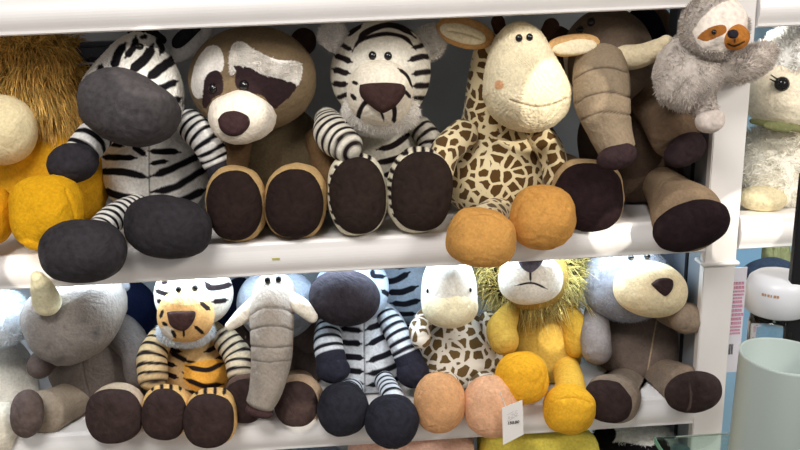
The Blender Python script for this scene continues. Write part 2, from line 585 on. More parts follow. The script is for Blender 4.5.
# thin white tie round the post
prof = [(.5600, -.0080), (.6155, -.0080), (.616, .02), (.5595, .02)]
V = []
zt = -.4865
ring = []
for k, (x, y) in enumerate(prof):
    for a in range(8):
        an = a/8*2*math.pi
        ox = (-1 if k in (0, 3) else 1); oy = (-1 if k in (0, 1) else 1)
        V.append((x+ox*.0035*math.cos(an), y+oy*.0035*math.cos(an), zt+.0038*math.sin(an)))
Fc = [[k*8+a, k*8+(a+1) % 8, ((k+1) % 4)*8+(a+1) % 8, ((k+1) % 4)*8+a] for k in range(4) for a in range(8)]
tag(link_mesh('cable_tie', V, Fc, white_plastic, smooth=True), 'thin white tie around the upright post', 'tie')

# cool strip lamp under the middle shelf
lamp_on = solid('cool_tube', (235, 245, 255), .4, emit=((190, 222, 255), 2.0))
led = thing('strip_light', 'cool white strip light mounted under the middle shelf', 'light', (-.2, .07, ZM+RH-.03))
box('lamp_housing', (-.80, .055, ZM+RH-.034), (.52, .085, ZM+RH-.022), white_plastic, led, bev=.002)
V = []
nn_ = 14
for x in (-.79, .51):
    for a in range(nn_):
        an = a/nn_*2*math.pi
        V.append((x, .07+.006*math.cos(an), ZM+RH-.040+.006*math.sin(an)))
Fc = [[a, (a+1) % nn_, nn_+(a+1) % nn_, nn_+a] for a in range(nn_)]+[list(range(nn_))[::-1], list(range(nn_, 2*nn_))]
link_mesh('lamp_tube', V, Fc, lamp_on, led)
area('under_shelf_glow', (-.15, .045, ZM+RH-.048), (-.15, .02, ZM-.3), 1.3, .012, 2.7, (.70, .86, 1.0))
area('under_shelf_glow', (.80, .10, ZM+RH-.06), (.80, .2, ZM-.3), .3, .03, 1.6, (.7, .88, 1.0))
area('under_shelf_glow', (.82, .10, ZT-.045), (.82, -.02, ZT-.4), .3, .03, .9, (1.0, .97, .92))  # added fill under the top right shelf, no lamp there; lifts the lamb

GU = 'larger plush animals on the upper shelf'
GL = 'smaller plush animals on the lower shelf'
eye_mat = solid('black_bead', (14, 13, 15), .12, spec=.7)
CREAM = (238, 224, 190)
SOLE = (43, 31, 28)


def toy(name, label, px, py, Y, shelf_z=None, group=GU):
    p = P(px, py, Y)
    DECK[0] = None if shelf_z is None else shelf_z+RH
    if shelf_z is not None: p[2] = shelf_z+RH
    return thing(name, label, 'plush toy', p, group)


def eye(t, px, py, Y, r, ry=None, name='eye'):
    ys = surf(t, px, py)
    if ys is not None: Y = ys+.0005
    return ball(name, px, py, Y, r, ry or r, r*.8, parent=t, mat=eye_mat, lump=0, pw=2, n=24)


def nose(t, pts, depth, col=(58, 40, 40), Y=None):
    """a flat-backed padded nose sewn on, following its outline"""
    pts = np.array(pts, float); c = (pts.min(0)+pts.max(0))/2
    ys = surf(t, c[0], c[1])
    Y = (ys if ys is not None else Y)+.002
    o = pts-c
    return ball('nose', c[0], c[1], Y, np.ptp(pts[:, 0])/2, np.ptp(pts[:, 1])/2, depth, outline=o, col=col, parent=t, mat='velour', lump=.01, n=84)


def paw(t, px, py, Y, rx, ry, col, sole, rot=0, rim=.9, depth=None, tx=0, ty=0, dx=0, dy=0, marks=(), front=.42, name='foot', smarks=()):
    """a foot seen from its sole: stuffed foot, dark sole sewn to its front as a part"""
    rz = depth or (rx+ry)*.33
    f = ball(name, px, py, Y, rx, ry, rz, rot=rot, tx=tx, ty=ty, col=col, marks=marks, parent=t, pw=2.3, lump=.03)
    c = math.cos(math.radians(0))
    s = mpp(px, py, Y)
    # the sole's centre sits forward of the foot's, along the foot's own facing
    R = rotm(0, tx, ty) @ np.array([dx, -dy, rz*front])
    # back to picture terms
    pos = P(px, py, Y)+(CR*R[0]+CU*R[1]-_d*R[2])*s
    v = pos-CO; z = v @ _d
    ball('sole', 400+F*(v @ CR)/z, 225-F*(v @ CU)/z, pos[1], rx*rim, ry*rim, rz*.72, rot=rot, tx=tx, ty=ty, col=sole, parent=f, pw=2.3, lump=.02, mat='velour', marks=smarks)
    return f


# ================================================================== upper row
# ---- golden lion at the left edge
t = toy('plush_lion', 'large golden plush lion with a shaggy mane, cut off at left on the upper shelf', 40, 230, .18, ZM)
GOLD = (216, 160, 34)
ball('torso', 52, 178, .15, 56, 58, 48, col=(222, 164, 34), parent=t, lump=.03)
h = ball('head', 36, 90, .19, 52, 56, 50, col=(150, 112, 50), parent=t, lump=.03)
fur(h, 'mane', 9500, .046, comb=(0.05, -.25, -1), k=(.75, .65, .40), col=(236, 196, 112), width=.0010, var=.55, seed=5, droop=.9)
ball('muzzle', 2, 130, .07, 34, 35, 30, col=(236, 220, 178), parent=t, lump=.01)
tube('leg', [(60, 200, .14, 26), (48, 208, .04, 30)], t, col=GOLD)
ball('foot', 46, 213, -.005, 34, 39, 30, col=(224, 166, 26), parent=t, pw=2.5, lump=.04, tx=-6,
     marks=[gr([(66, 190), (72, 205), (75, 222), (66, 240)], 1.4, .002)])
ball('foot', -12, 214, .0, 25, 33, 28, col=(214, 154, 22), parent=t, lump=.04)

# ---- black and white zebra
ZW = (240, 238, 234); HOOF = (56, 53, 57)
t = toy('plush_zebra', 'large plush zebra with a grey muzzle and dark hooves, beside the golden lion', 155, 225, .17, ZM)
ball('torso', 155, 165, .17, 53, 58, 44, col=ZW, parent=t, n=150, lump=.03, marks=[
    st([(100, 157), (137, 158)], 5), st([(148, 151), (181, 152)], 5), st([(150, 164), (168, 161)], 4),
    st([(96, 172), (123, 172), (149, 178)], 6), st([(150, 177), (173, 168), (197, 157), (212, 150)], 6),
    st([(150, 192), (173, 188), (200, 172), (212, 168)], 6), st([(98, 188), (120, 196), (149, 200)], 6),
    st([(160, 206), (183, 200), (208, 188)], 6), st([(106, 204), (127, 209), (150, 213)], 5),
    st([(132, 145), (146, 156)], 5), st([(104, 143), (124, 146)], 4), st([(182, 138), (206, 136)], 5), st([(176, 128), (200, 122)], 4), st([(104, 128), (120, 132)], 4),
    gr([(149, 146), (149, 180), (150, 214)], 1.0, .0018, (120, 116, 112))])
ball('head', 138, 88, .115, 1, 1, 46, outline=[(-54, 8), (-50, -8), (-30, -32), (-13, -48), (6, -55), (22, -47), (34, -28), (42, -8), (45, 14), (44, 34), (20, 48), (-20, 48), (-44, 34)], col=ZW, parent=t, n=250, lump=.015, marks=[
    st([(113, 70), (118, 54), (126, 43)], 7), st([(129, 72), (146, 58), (153, 44)], 8), st([(146, 80), (164, 66), (180, 55)], 8),
    st([(156, 90), (178, 81)], 6), st([(97, 76), (102, 64)], 5), st([(160, 55), (162, 48), (156, 38)], 5),
    st([(125, 58), (134, 46), (136, 36)], 6), st([(140, 38), (147, 36)], 4), st([(86, 88), (90, 80)], 4), st([(164, 104), (182, 98)], 6)])
h = ball('mane', 146, 36, .155, 18, 8, 26, rot=10, col=(26, 24, 28), parent=t, lump=.08)
ball('muzzle', 129, 108, .03, 1, 1, 44, outline=[(-49, -12), (-44, -26), (-31, -36), (-13, -40), (6, -37), (22, -28), (37, -17), (48, -6), (50, 8), (45, 22), (31, 34), (11, 39), (-11, 36), (-31, 26), (-45, 11)], col=(76, 72, 74), parent=t, lump=.02, mat='velour', marks=[gr([(111, 86), (112, 108), (116, 124)], .9, .0016)])
eye(t, 139.5, 46.5, .072, 4.2, 3.4)
e = ball('ear', 191, 45, .15, 1, 1, 7, outline=[(-22, 18), (-20, 4), (-8, -14), (10, -20), (22, -18), (20, -8), (6, 8), (-10, 17)], col=(226, 224, 222), parent=t, egg=0, lump=.02)
ball('ear_lining', 187, 40, .140, 1, 1, 5, outline=[(-14, 8), (-15, 0), (-6, -10), (8, -16), (18, -17), (12, -9), (2, 1), (-7, 8)], col=(38, 37, 42), parent=e, lump=.02)
e = ball('ear', 96, 62, .17, 13, 8, 6, rot=-60, col=(52, 50, 56), parent=t)
tube('arm', [(106, 126, .10, 17), (90, 142, .065, 17), (76, 160, .04, 17)], t, col=ZW, rings=(4.6, .45, BLK, .2), marks=[])
ball('hoof', 73, 163, .03, 25, 20, 19, rot=-12, col=(50, 47, 52), parent=t, lump=.03, mat='velour')
tube('arm', [(190, 124, .10, 15), (206, 142, .08, 15), (216, 162, .075, 14)], t, col=ZW, rings=(6, .42, BLK, .25))
ball('hoof', 220, 172, .07, 13, 15, 15, col=(46, 44, 50), parent=t)
tube('leg', [(140, 208, .10, 15), (116, 216, .03, 14), (98, 232, -.03, 14)], t, col=ZW, rings=(9, .45, BLK, .1))
tube('leg', [(160, 210, .10, 15), (166, 222, .0, 15)], t, col=ZW, rings=(5, .45, BLK, .1))
ball('foot', 83, 251, -.066, 43, 32, 33, rot=-3, col=HOOF, parent=t, mat='velour', pw=2.2, lump=.025, marks=[gr([(44, 245), (62, 226), (92, 219), (118, 232)], .9, .0013)])
ball('foot', 168, 227, -.033, 43, 32, 32, rot=8, col=(50, 47, 51), parent=t, mat='velour', pw=2.3, lump=.025, marks=[gr([(129, 220), (152, 199), (190, 198), (208, 220)], .9, .0013)])

# ---- raccoon
RB = (98, 85, 64)
t = toy('plush_raccoon', 'large brown plush raccoon with a white brow and dark eye patches', 275, 225, .15, ZM)
ball('torso', 284, 170, .16, 50, 66, 44, col=RB, parent=t, egg=.15, lump=.02, marks=[gr([(309, 122), (316, 150), (318, 190)], 1.0, .0018)])
ball('ear', 303, 42, .17, 13, 14, 7, rot=20, col=(64, 46, 40), parent=t)
ball('ear', 204, 48, .17, 12, 14, 7, rot=-20, col=(150, 132, 112), parent=t)
h = ball('head', 253, 80, .10, 63, 52, 50, rot=-4, col=(124, 106, 82), parent=t, n=280, lump=.012, egg=-.02, marks=[
    po([(213, 45), (206, 48), (196, 62), (191, 84), (196, 98), (204, 96), (207, 84), (212, 74), (221, 72), (224, 62), (220, 48)], (236, 230, 222)),
    po([(204, 80), (209, 73), (219, 71), (223, 82), (222, 93), (213, 99), (206, 108), (202, 102)], (50, 36, 38)),
    po([(229, 58), (233, 44), (244, 42), (255, 50), (275, 59), (301, 64), (298, 85), (290, 86), (280, 80), (260, 74), (240, 70), (231, 76)], (248, 244, 238)),
    po([(236, 72), (234, 66), (248, 67), (262, 74), (280, 79), (296, 85), (290, 96), (278, 106), (274, 108), (262, 96), (240, 90), (235, 82)], (48, 34, 36))])
fur(h, 'brow_fur', 4200, .006, comb=(-.3, -.4, -.2), k=(.8, .5, .5), maskcol=(248, 244, 238), width=.0006, var=.06, seed=4, droop=.2)
ball('muzzle', 241, 115, .035, 1, 1, 32, outline=[(-33, 4), (-28, -12), (-14, -20), (2, -25), (18, -20), (32, -8), (35, 4), (28, 18), (10, 27), (-8, 29), (-24, 22)], col=(236, 226, 212), parent=t, lump=.01, marks=[
    gr([(233, 134), (234, 141)], .9, .0015, (90, 60, 60)), gr([(212, 126), (222, 136), (234, 140), (250, 136), (262, 124)], .8, .0012)])
nose(t, [(218, 120), (224, 113), (236, 111), (248, 116), (249, 126), (240, 135), (230, 136), (221, 130)], 10, (56, 38, 40))
eye(t, 244, 85, .038, 5, 5); eye(t, 213, 88, .05, 4.5, 5)
tube('arm', [(318, 140, .12, 13), (326, 165, .09, 15), (328, 195, .06, 16)], t, col=(104, 80, 54))
tube('arm', [(238, 145, .10, 13), (234, 165, .08, 14), (232, 180, .07, 13)], t, col=(92, 70, 48))
for (x, y, rx, ry, r) in ((237, 203, 30, 38, -3), (296, 201, 31, 38, 3)):
    tube('leg', [(x+4, y-4, .11, 24), (x, y, .05, 28)], t, col=(150, 116, 70))
    paw(t, x, y, .028, rx, ry, (190, 158, 110), SOLE, rot=r, rim=.92, dy=3.0, front=.5, depth=24)

# ---- white tiger
TW = (228, 222, 208); TS = (34, 26, 27)
t = toy('plush_tiger', 'large white plush tiger with black stripes and dark brown soles', 385, 225, .15, ZM)
ball('torso', 382, 162, .16, 48, 50, 42, col=TW, parent=t, n=140, marks=[
    st([(376, 150), (394, 145), (412, 132)], 5, TS), st([(374, 163), (392, 160), (416, 150)], 5, TS), st([(350, 172), (370, 176)], 4, TS), st([(380, 176), (400, 172), (418, 164)], 5, TS)])
e = ball('ear', 334, 37, .10, 14, 15, 8, rot=-20, col=(248, 244, 240), parent=t)
fur(e, 'ear_fluff', 1500, .008, comb=(0, -.5, .2), k=(.7, .4, .6), width=.0006, var=.1, seed=31, droop=.1)
e = ball('ear', 430, 42, .11, 15, 18, 8, rot=20, col=(232, 228, 222), parent=t)
fur(e, 'ear_fluff', 1500, .008, comb=(0, -.5, .2), k=(.7, .4, .6), width=.0006, var=.1, seed=32, droop=.1)
h = ball('head', 381, 72, .11, 50, 50, 48, col=TW, parent=t, n=190, lump=.012, marks=[
    st([(356, 46), (364, 34), (382, 26), (400, 27), (416, 38)], 5, TS), st([(352, 52), (358, 42), (372, 36), (390, 34), (405, 38), (416, 50)], 3.5, TS), st([(346, 36), (362, 24)], 4, TS), st([(400, 22), (420, 34)], 4, TS),
    st([(334, 55), (352, 62)], 5, TS), st([(332, 69), (350, 74)], 5, TS), st([(332, 84), (348, 84)], 5, TS), st([(336, 98), (350, 94)], 4, TS),
    st([(408, 61), (420, 57), (433, 57)], 5, TS), st([(412, 74), (433, 71)], 5, TS), st([(413, 86), (432, 85)], 5, TS), st([(412, 98), (428, 98)], 4, TS), st([(338, 43), (352, 50)], 4, TS), st([(412, 48), (428, 44)], 4, TS)])
m_ = ball('cheek_fluff', 380, 113, .06, 37, 22, 32, col=(238, 234, 228), parent=t, lump=.04)
fur(m_, 'cheek_fur', 3600, .009, comb=(0, -.3, -.6), k=(.8, .5, .5), width=.0006, var=.08, seed=33, droop=.3)
ball('muzzle', 380, 93, .03, 33, 33, 32, col=(240, 230, 212), parent=t, n=140, lump=.012, marks=[
    st([(357, 122), (361, 108), (370, 98)], 4, TS), st([(372, 100), (381, 112), (384, 122)], 2, TS), st([(394, 124), (394, 108), (389, 100)], 4, TS),
    st([(398, 68), (407, 76), (413, 88)], 3, TS), st([(404, 90), (411, 98)], 3, TS), st([(351, 94), (356, 100)], 3, TS), st([(352, 82), (358, 84)], 3, TS)])
nose(t, [(360, 85), (372, 83), (392, 83), (403, 85), (405, 93), (397, 105), (388, 111), (382, 113), (376, 110), (366, 102), (360, 94)], 10, (62, 43, 40))
eye(t, 372.5, 55.5, .028, 4, 4.4); eye(t, 388, 56, .028, 4, 4.4)
tube('arm', [(327, 120, .10, 13), (334, 134, .06, 20), (346, 145, .03, 17)], t, col=TW, rings=(6.0, .42, TS, .2))
tube('arm', [(420, 128, .12, 12), (430, 142, .10, 13), (432, 160, .08, 12)], t, col=(190, 184, 172), rings=(4, .4, TS, .3))
for (x, y, rx, ry, r) in ((357, 194, 30, 41, -4), (419, 190, 33, 43, 3)):
    f_ = paw(t, x, y, .022, rx, ry, (226, 218, 196), (46, 35, 31), rot=r, rim=.93, dy=2.0, dx=(1.5 if r < 0 else 2.5), front=.55, depth=24, marks=[
        st([(x-rx+1+k, y-ry+9*j+4), (x-rx+8+k, y-ry+9*j+8)], 3.5, TS) for j, k in zip(range(8), (12, 6, 2, 0, 0, 1, 3, 6))] + [st([(x-14+9*k, y-ry-2), (x-12+8*k, y-ry+8)], 3.5, TS) for k in range(4)])
    tube('leg', [(x, y-4, .11, 24), (x, y, .05, 27)], t, col=TW, rings=(5, .4, TS, .1))

# ---- giraffe
GM = giraffe_mat(.0205, (92, 66, 32), (232, 216, 176), 'giraffe_cloth', .125)
t = toy('plush_giraffe', 'large plush giraffe with a cream face and orange feet hanging over the shelf', 500, 225, .15, ZM)
ball('torso', 500, 166, .15, 57, 58, 44, parent=t, mat=GM, egg=.12)
tube('neck', [(494, 52, .12, 20), (487, 85, .13, 20), (490, 125, .15, 30)], t, mat=GM)
e = ball('ear', 465, 33, .10, 30, 15, 8, rot=14, col=(206, 160, 104), parent=t, lump=.03)
ball('ear_lining', 463, 34, .088, 24, 9.5, 5, rot=16, col=(240, 226, 192), parent=e, lump=.05, marks=[gr([(448, 30), (465, 33), (482, 39)], 1.5, .003)])
e = ball('ear', 573, 45, .035, 27, 11, 8, rot=-5, col=(206, 164, 112), parent=t, lump=.03)
ball('ear_lining', 575, 47, .027, 22, 8, 5, rot=-6, col=(236, 222, 190), parent=e, lump=.05)
tube('horn', [(503, 40, .11, 6), (498, 22, .11, 7)], t, col=(70, 44, 32))
tube('horn', [(543, 40, .12, 6), (551, 26, .12, 8)], t, col=(82, 60, 50))
ball('head', 527, 78, .055, 1, 1, 46, outline=[(-44, 18), (-42, -8), (-34, -36), (-20, -52), (-4, -54), (12, -44), (26, -20), (38, 2), (43, 18), (40, 34), (26, 48), (6, 54), (-16, 50), (-34, 38)], col=(244, 230, 196), parent=t, egg=.13, lump=.012, n=150, marks=[
    gr([(510, 100), (522, 104), (538, 107), (554, 104), (567, 98)], 1.0, .002, (150, 120, 90)), gr([(538, 108), (538, 120), (536, 130)], .8, .0014), el(499, 85, 5, 5, (226, 172, 128))])
eye(t, 519, 38, .0325, 3.6, 3.9); eye(t, 529.5, 37.2, .0325, 3.4, 3.9)
tube('arm', [(462, 135, .10, 16), (446, 150, .07, 15), (440, 172, .05, 14)], t, mat=GM)
tube('arm', [(540, 135, .10, 14), (552, 155, .08, 14), (555, 178, .07, 12)], t, mat=GM)
OR = (206, 152, 82)
tube('leg', [(500, 212, .10, 18), (484, 226, .0, 20), (482, 236, -.04, 24)], t, mat=GM)
tube('leg', [(530, 205, .10, 18), (541, 214, .0, 22)], t, mat=GM)
ball('foot', 481, 238, -.066, 36, 30, 30, rot=6, col=OR, parent=t, pw=2.4, lump=.03, n=120, marks=[gr([(449, 232), (466, 216), (492, 214), (510, 228)], 1.2, .0018)])
ball('foot', 542, 217, -.036, 32, 33, 30, col=(206, 150, 78), parent=t, pw=2.3, lump=.03, n=120, marks=[gr([(514, 222), (520, 204), (536, 195), (556, 198), (568, 208)], 1.5, .0025), gr([(528, 190), (538, 198)], 1.2, .002)])
# paper tag on the giraffe's ear, seen edge on behind its head
tg = link_mesh('paper_label', [P(563, 56, .08), P(569, 55, .082), P(574, 94, .082), P(568, 93, .08), P(563, 56, .083), P(569, 55, .085), P(574, 94, .085), P(568, 93, .083)],
               [[0, 1, 2, 3], [7, 6, 5, 4], [0, 4, 5, 1], [1, 5, 6, 2], [2, 6, 7, 3], [3, 7, 4, 0]], solid('paper', (214, 206, 190), .7), smooth=False)
tag(tg, 'narrow cream paper label hanging behind the large giraffe head', 'label')

# ---- elephant
EB = (116, 98, 80); ED = (92, 76, 64)
t = toy('plush_elephant', 'large brown plush elephant with a ringed trunk and one long tusk, under the sloth', 630, 225, .16, ZM)
ball('torso', 640, 150, .19, 62, 70, 44, col=(88, 72, 60), parent=t)
ball('head', 606, 58, .11, 46, 48, 46, col=(112, 97, 84), parent=t, lump=.02)
e = ball('ear', 652, 38, .18, 26, 36, 7, rot=-12, col=(104, 78, 58), parent=t)
ball('ear_lining', 646, 38, .168, 21, 32, 5, rot=-12, col=(26, 28, 44), parent=e)
e = ball('ear', 552, 66, .19, 26, 40, 7, rot=10, col=(86, 66, 54), parent=t)
tube('trunk', [(600, 66, .045, 26), (601, 82, .015, 28), (603, 104, -.005, 27.5), (610, 130, -.02, 22), (617, 150, -.03, 18.5)], t, col=(136, 120, 100), lump=.015, cap=(.6, .25), marks=[
    gr([(574, 78), (590, 69), (610, 67), (628, 72)], 1.3, .0025, (60, 48, 40)), gr([(574, 104), (590, 95), (612, 92), (630, 97)], 1.3, .0025, (60, 48, 40)), gr([(578, 122), (596, 113), (612, 112), (632, 115)], 1.3, .0022, (70, 56, 46)),
    gr([(603, 114), (606, 135), (610, 150)], .8, .0014)])
ball('trunk_tip', 617, 157, -.052, 20, 13, 10, rot=-18, tx=20, col=(52, 38, 40), parent=t, mat='velour')
eye(t, 580, 30, .062, 4, 4.4); eye(t, 591, 22, .066, 4, 4.4)
tube('tusk', [(618, 58, .05, 13), (640, 56, .02, 12), (658, 48, .0, 9.5), (666, 42, -.01, 7)], t, col=(228, 212, 178), lump=.01)
tube('arm', [(652, 100, .13, 22), (665, 118, .08, 24), (676, 136, .03, 26)], t, col=(112, 92, 74), cap=(1, .3))
ball('sole', 685, 150, .002, 23, 16, 12, rot=-26, tx=20, ty=14, col=(46, 34, 37), parent=t, mat='velour')
tube('leg', [(560, 178, .13, 26), (578, 190, .06, 28)], t, col=(120, 98, 76))
paw(t, 587, 196, .03, 37, 37, (176, 148, 110), (38, 24, 26), rim=.95, depth=26, dx=-1.5, dy=2, front=.5)
tube('leg', [(662, 186, .10, 19), (674, 200, .05, 25), (686, 214, -.01, 33), (689, 220, -.04, 34)], t, col=(146, 124, 100), cap=(1, .35), marks=[gr([(660, 186), (656, 198), (660, 212)], 1.6, .003)])
ball('sole', 691, 226, -.070, 39, 25, 16, rot=-17, tx=24, ty=6, col=(36, 24, 27), parent=t, mat='velour', pw=2.3)

# ---- lookalikes of stuff behind the front row
tr = thing('plastic_basket', 'dark basket with a thin bright rim behind the zebra head', 'basket', P(90, 62, .16))
lo = P(76, 63, .16)
box('basket_body', (lo[0], .16, lo[2]), (lo[0]+.075, .20, lo[2]+.032), solid('dark_plastic', (30, 32, 44), .4), tr, bev=.008)
box('basket_rim', (lo[0]-.003, .156, lo[2]-.003), (lo[0]+.078, .16, lo[2]), solid('rim_metal', (150, 148, 150), .3, metal=.6), tr, bev=.001)

# ---- sloth on the post
SG = (196, 186, 178)
DECK[0] = None
t = thing('plush_sloth', 'small grey plush sloth with an orange face clinging to the white post', 'plush toy', P(700, 70, -.04), GU)
b = ball('torso', 690, 70, -.045, 33, 40, 28, rot=28, col=SG, parent=t, lump=.03, mat='fuzzy')
fur(b, 'body_fur', 6500, .007, comb=(.1, -.2, -.7), k=(.6, .6, .6), width=.0006, var=.28, seed=41, droop=.3)
h = ball('head', 714, 28, -.065, 33, 33, 28, rot=0, col=(188, 178, 170), parent=t, n=150, lump=.01, mat='fuzzy', marks=[
    po([(692, 32), (700, 20), (716, 6), (730, 0), (746, 4), (746, 34), (730, 50), (712, 50), (700, 46)], (238, 226, 214)),
    po([(697, 38), (702, 32), (712, 27), (724, 25), (726, 32), (716, 38), (706, 41)], (158, 100, 46)), ])
fur(h, 'head_fur', 4200, .006, comb=(-.2, -.2, -.3), k=(.6, .5, .6), maskcol=(188, 178, 170), width=.0006, var=.28, seed=42, droop=.2)
ball('muzzle', 735, 37, -.10, 14, 13, 11, col=(178, 114, 50), parent=t, lump=.02, marks=[st([(735, 39), (735, 43)], 1.4), st([(728, 44), (735, 46), (744, 42)], 1.5, taper=False)])
ball('nose', 733, 34, -.125, 5.5, 4.6, 3.5, col=(40, 38, 46), parent=t, lump=.02)
eye(t, 714, 32, -.112, 2.6, 2.6)
a_ = tube('arm', [(712, 62, -.055, 15), (732, 66, -.05, 17), (752, 62, -.035, 16), (764, 53, -.02, 12)], t, col=SG, mat='fuzzy')
fur(a_, 'arm_fur', 4200, .008, comb=(.5, -.2, .2), k=(.6, .6, .6), width=.0006, var=.28, seed=43, droop=.2)
a_ = tube('arm', [(668, 60, -.03, 12), (664, 76, -.02, 12), (668, 84, .0, 10)], t, col=SG, mat='fuzzy')
a_ = tube('leg', [(694, 88, -.045, 15), (700, 100, -.055, 14), (706, 110, -.065, 12)], t, col=(182, 172, 164), mat='fuzzy')
fur(a_, 'leg_fur', 1800, .006, comb=(.1, -.2, -.7), k=(.5, .6, .6), width=.0006, var=.28, seed=44, droop=.2)
ball('foot', 710, 121, -.078, 15, 12, 12, rot=-12, col=(204, 192, 184), parent=t, mat='fuzzy')

# ---- fluffy cream toy in the right bay
t = toy('plush_lamb', 'fluffy cream plush lamb with a black eye and green ribbon, right of the post', 785, 205, .10, ZM)
b = ball('torso', 785, 170, .11, 52, 50, 42, col=(252, 248, 236), parent=t, mat='fuzzy')
fur(b, 'body_fur', 6500, .013, comb=(0, -.2, -.5), k=(.8, .4, .9), width=.0008, var=.1, seed=51, droop=.2)
h = ball('head', 796, 84, .08, 56, 48, 42, col=(250, 238, 214), parent=t, lump=.01)
c_ = ball('wool_cap', 808, 52, .075, 52, 30, 40, rot=-22, col=(252, 250, 246), parent=t, mat='fuzzy')
fur(c_, 'wool', 5500, .014, comb=(-.2, -.3, .2), k=(.9, .2, .9), width=.0008, var=.1, seed=52, droop=.1)
eye(t, 782, 84, .002, 7.5, 7.5)
for a in ((774, 82, 770, 79), (775, 79, 771, 75)):
    tube('eyelash', [(a[0]+2, a[1], .0, .8), (a[2], a[3], .0, .5)], t, col=BLK, lump=0)
tube('ribbon', [(752, 121, .06, 2.5), (775, 125, .03, 4), (795, 128, .02, 4), (815, 130, .02, 4)], t, col=(120, 122, 84), lump=.12, flat=.5)
ball('ribbon_bow', 778, 127, .018, 15, 5, 4, rot=8, col=(122, 124, 86), parent=t, lump=.12)
ball('foot', 762, 199, .035, 24, 13, 18, rot=6, col=(228, 214, 176), parent=t)

# ================================================================== lower row
# ---- white toy cut off by the left edge
t = toy('plush_polar_bear', 'white plush toy cut off by the left edge, beside the grey rhino', 0, 420, .14, ZB, GL)
ball('torso', -2, 395, .13, 38, 60, 36, col=(232, 228, 218), parent=t)
h = ball('head', -6, 318, .09, 35, 30, 32, col=(222, 230, 238), parent=t, mat='fuzzy', n=100)
fur(h, 'head_fur', 2500, .006, comb=(.2, -.2, -.5), k=(.7, .4, .6), width=.0006, var=.06, seed=61, droop=.2)
ball('foot', 2, 428, .0, 17, 26, 20, col=(234, 226, 208), parent=t)

# ---- grey rhino
RG = (136, 128, 122)
t = toy('plush_rhino', 'grey plush rhino with a cream horn, tilting its head on the lower shelf', 95, 415, .14, ZB, GL)
ball('torso', 100, 362, .15, 50, 54, 40, rot=10, col=(122, 112, 106), parent=t, lump=.03, marks=[gr([(84, 338), (82, 365), (90, 400)], 1.0, .0018)])
ball('head', 73, 322, .06, 1, 1, 42, outline=[(-48, 0), (-46, -18), (-30, -34), (-6, -40), (20, -44), (46, -40), (52, -16), (46, 4), (34, 24), (14, 38), (-8, 43), (-28, 36), (-40, 22)], col=(134, 127, 122), parent=t, lump=.015, marks=[
    gr([(36, 312), (40, 332), (50, 350), (64, 361)], 1.0, .0018, (104, 98, 96)), gr([(80, 318), (90, 328), (99, 336)], 1.2, .003, (70, 66, 68))])
V_h = [(47, 302, -.005, 14), (42, 288, -.026, 11), (37, 277, -.042, 6)]
tube('horn', V_h, t, col=(228, 220, 186), lump=.01)
tube('ear', [(112, 292, .09, 9), (124, 286, .10, 6)], t, col=(130, 134, 142))
tube('arm', [(122, 332, .12, 17), (136, 350, .09, 16), (140, 374, .07, 15)], t, col=(118, 110, 106))
tube('arm', [(48, 356, .10, 13), (40, 366, .07, 13)], t, col=(104, 92, 88))
tube('leg', [(84, 396, .11, 20), (60, 408, .06, 22), (44, 413, .02, 23)], t, col=(154, 140, 124), cap=(1, .4), marks=[gr([(56, 394), (60, 410), (50, 428)], 1.4, .002)])
ball('sole', 27, 414, -.018, 18, 24, 15, rot=4, ty=-38, col=(98, 84, 80), parent=t, mat='velour')
tube('leg', [(116, 400, .10, 22), (117, 410, .04, 25)], t, col=(158, 140, 118))
paw(t, 117, 413, -.015, 30, 29, (184, 166, 146), (60, 47, 45), rim=.94, dx=.5, dy=.5, front=.5, depth=20)

# ---- orange tiger
OW = (236, 232, 222); OS = (36, 28, 30); 
t = toy('plush_tiger', 'small orange plush tiger with a white forehead on the lower shelf', 190, 410, .13, ZB, GL)
ball('torso', 193, 362, .13, 42, 46, 36, col=(214, 178, 124), parent=t, n=140, marks=[
    st([(170, 352), (188, 362)], 4, OS), st([(160, 346), (182, 352)], 4, OS), st([(184, 360), (206, 366), (228, 352)], 4, OS), st([(182, 372), (200, 384), (228, 380)], 4, OS), st([(186, 390), (204, 394), (228, 390)], 4, OS),
    st([(204, 352), (232, 340)], 4, OS), st([(162, 372), (178, 378)], 4, OS), po([(184, 364), (222, 360), (226, 384), (206, 394), (186, 384)], (226, 166, 70)), st([(186, 366), (206, 370), (226, 362)], 4, OS), st([(184, 378), (204, 386), (224, 384)], 4, OS), st([(158, 360), (176, 366)], 4, OS)])
ball('head', 194, 294, .09, 39, 33, 36, col=OW, parent=t, n=150, lump=.01, marks=[
    st([(155, 290), (166, 294), (170, 292)], 4, OS), st([(157, 300), (164, 304)], 4, OS), st([(204, 281), (212, 288), (234, 284)], 5, OS), st([(212, 302), (228, 300)], 4, OS), st([(161, 283), (168, 281)], 4, OS), st([(176, 268), (180, 276)], 4, OS), st([(196, 268), (194, 276)], 4, OS)])
m_ = ball('cheek_fluff', 186, 331, .055, 28, 15, 24, col=(226, 232, 238), parent=t)
fur(m_, 'cheek_fur', 2500, .007, comb=(0, -.3, -.6), k=(.8, .5, .5), width=.0006, var=.06, seed=63, droop=.3)
ball('muzzle', 186, 315, .035, 28, 27, 27, col=(228, 182, 120), parent=t, n=120, lump=.01, marks=[
    el(186, 296, 24, 9, (240, 214, 160)), st([(200, 302), (210, 310)], 4, OS), st([(194, 326), (204, 334)], 3, OS), st([(183, 327), (184, 338)], 2, OS), st([(162, 322), (168, 326)], 3, OS), st([(163, 310), (160, 318)], 3, OS), el(166, 334, 9, 8, (236, 228, 214)), st([(172, 330), (176, 338)], 3, OS)])
nose(t, [(167, 312), (174, 311), (188, 311), (195, 312), (193, 322), (186, 330), (178, 330), (170, 324)], 8, (66, 46, 44))
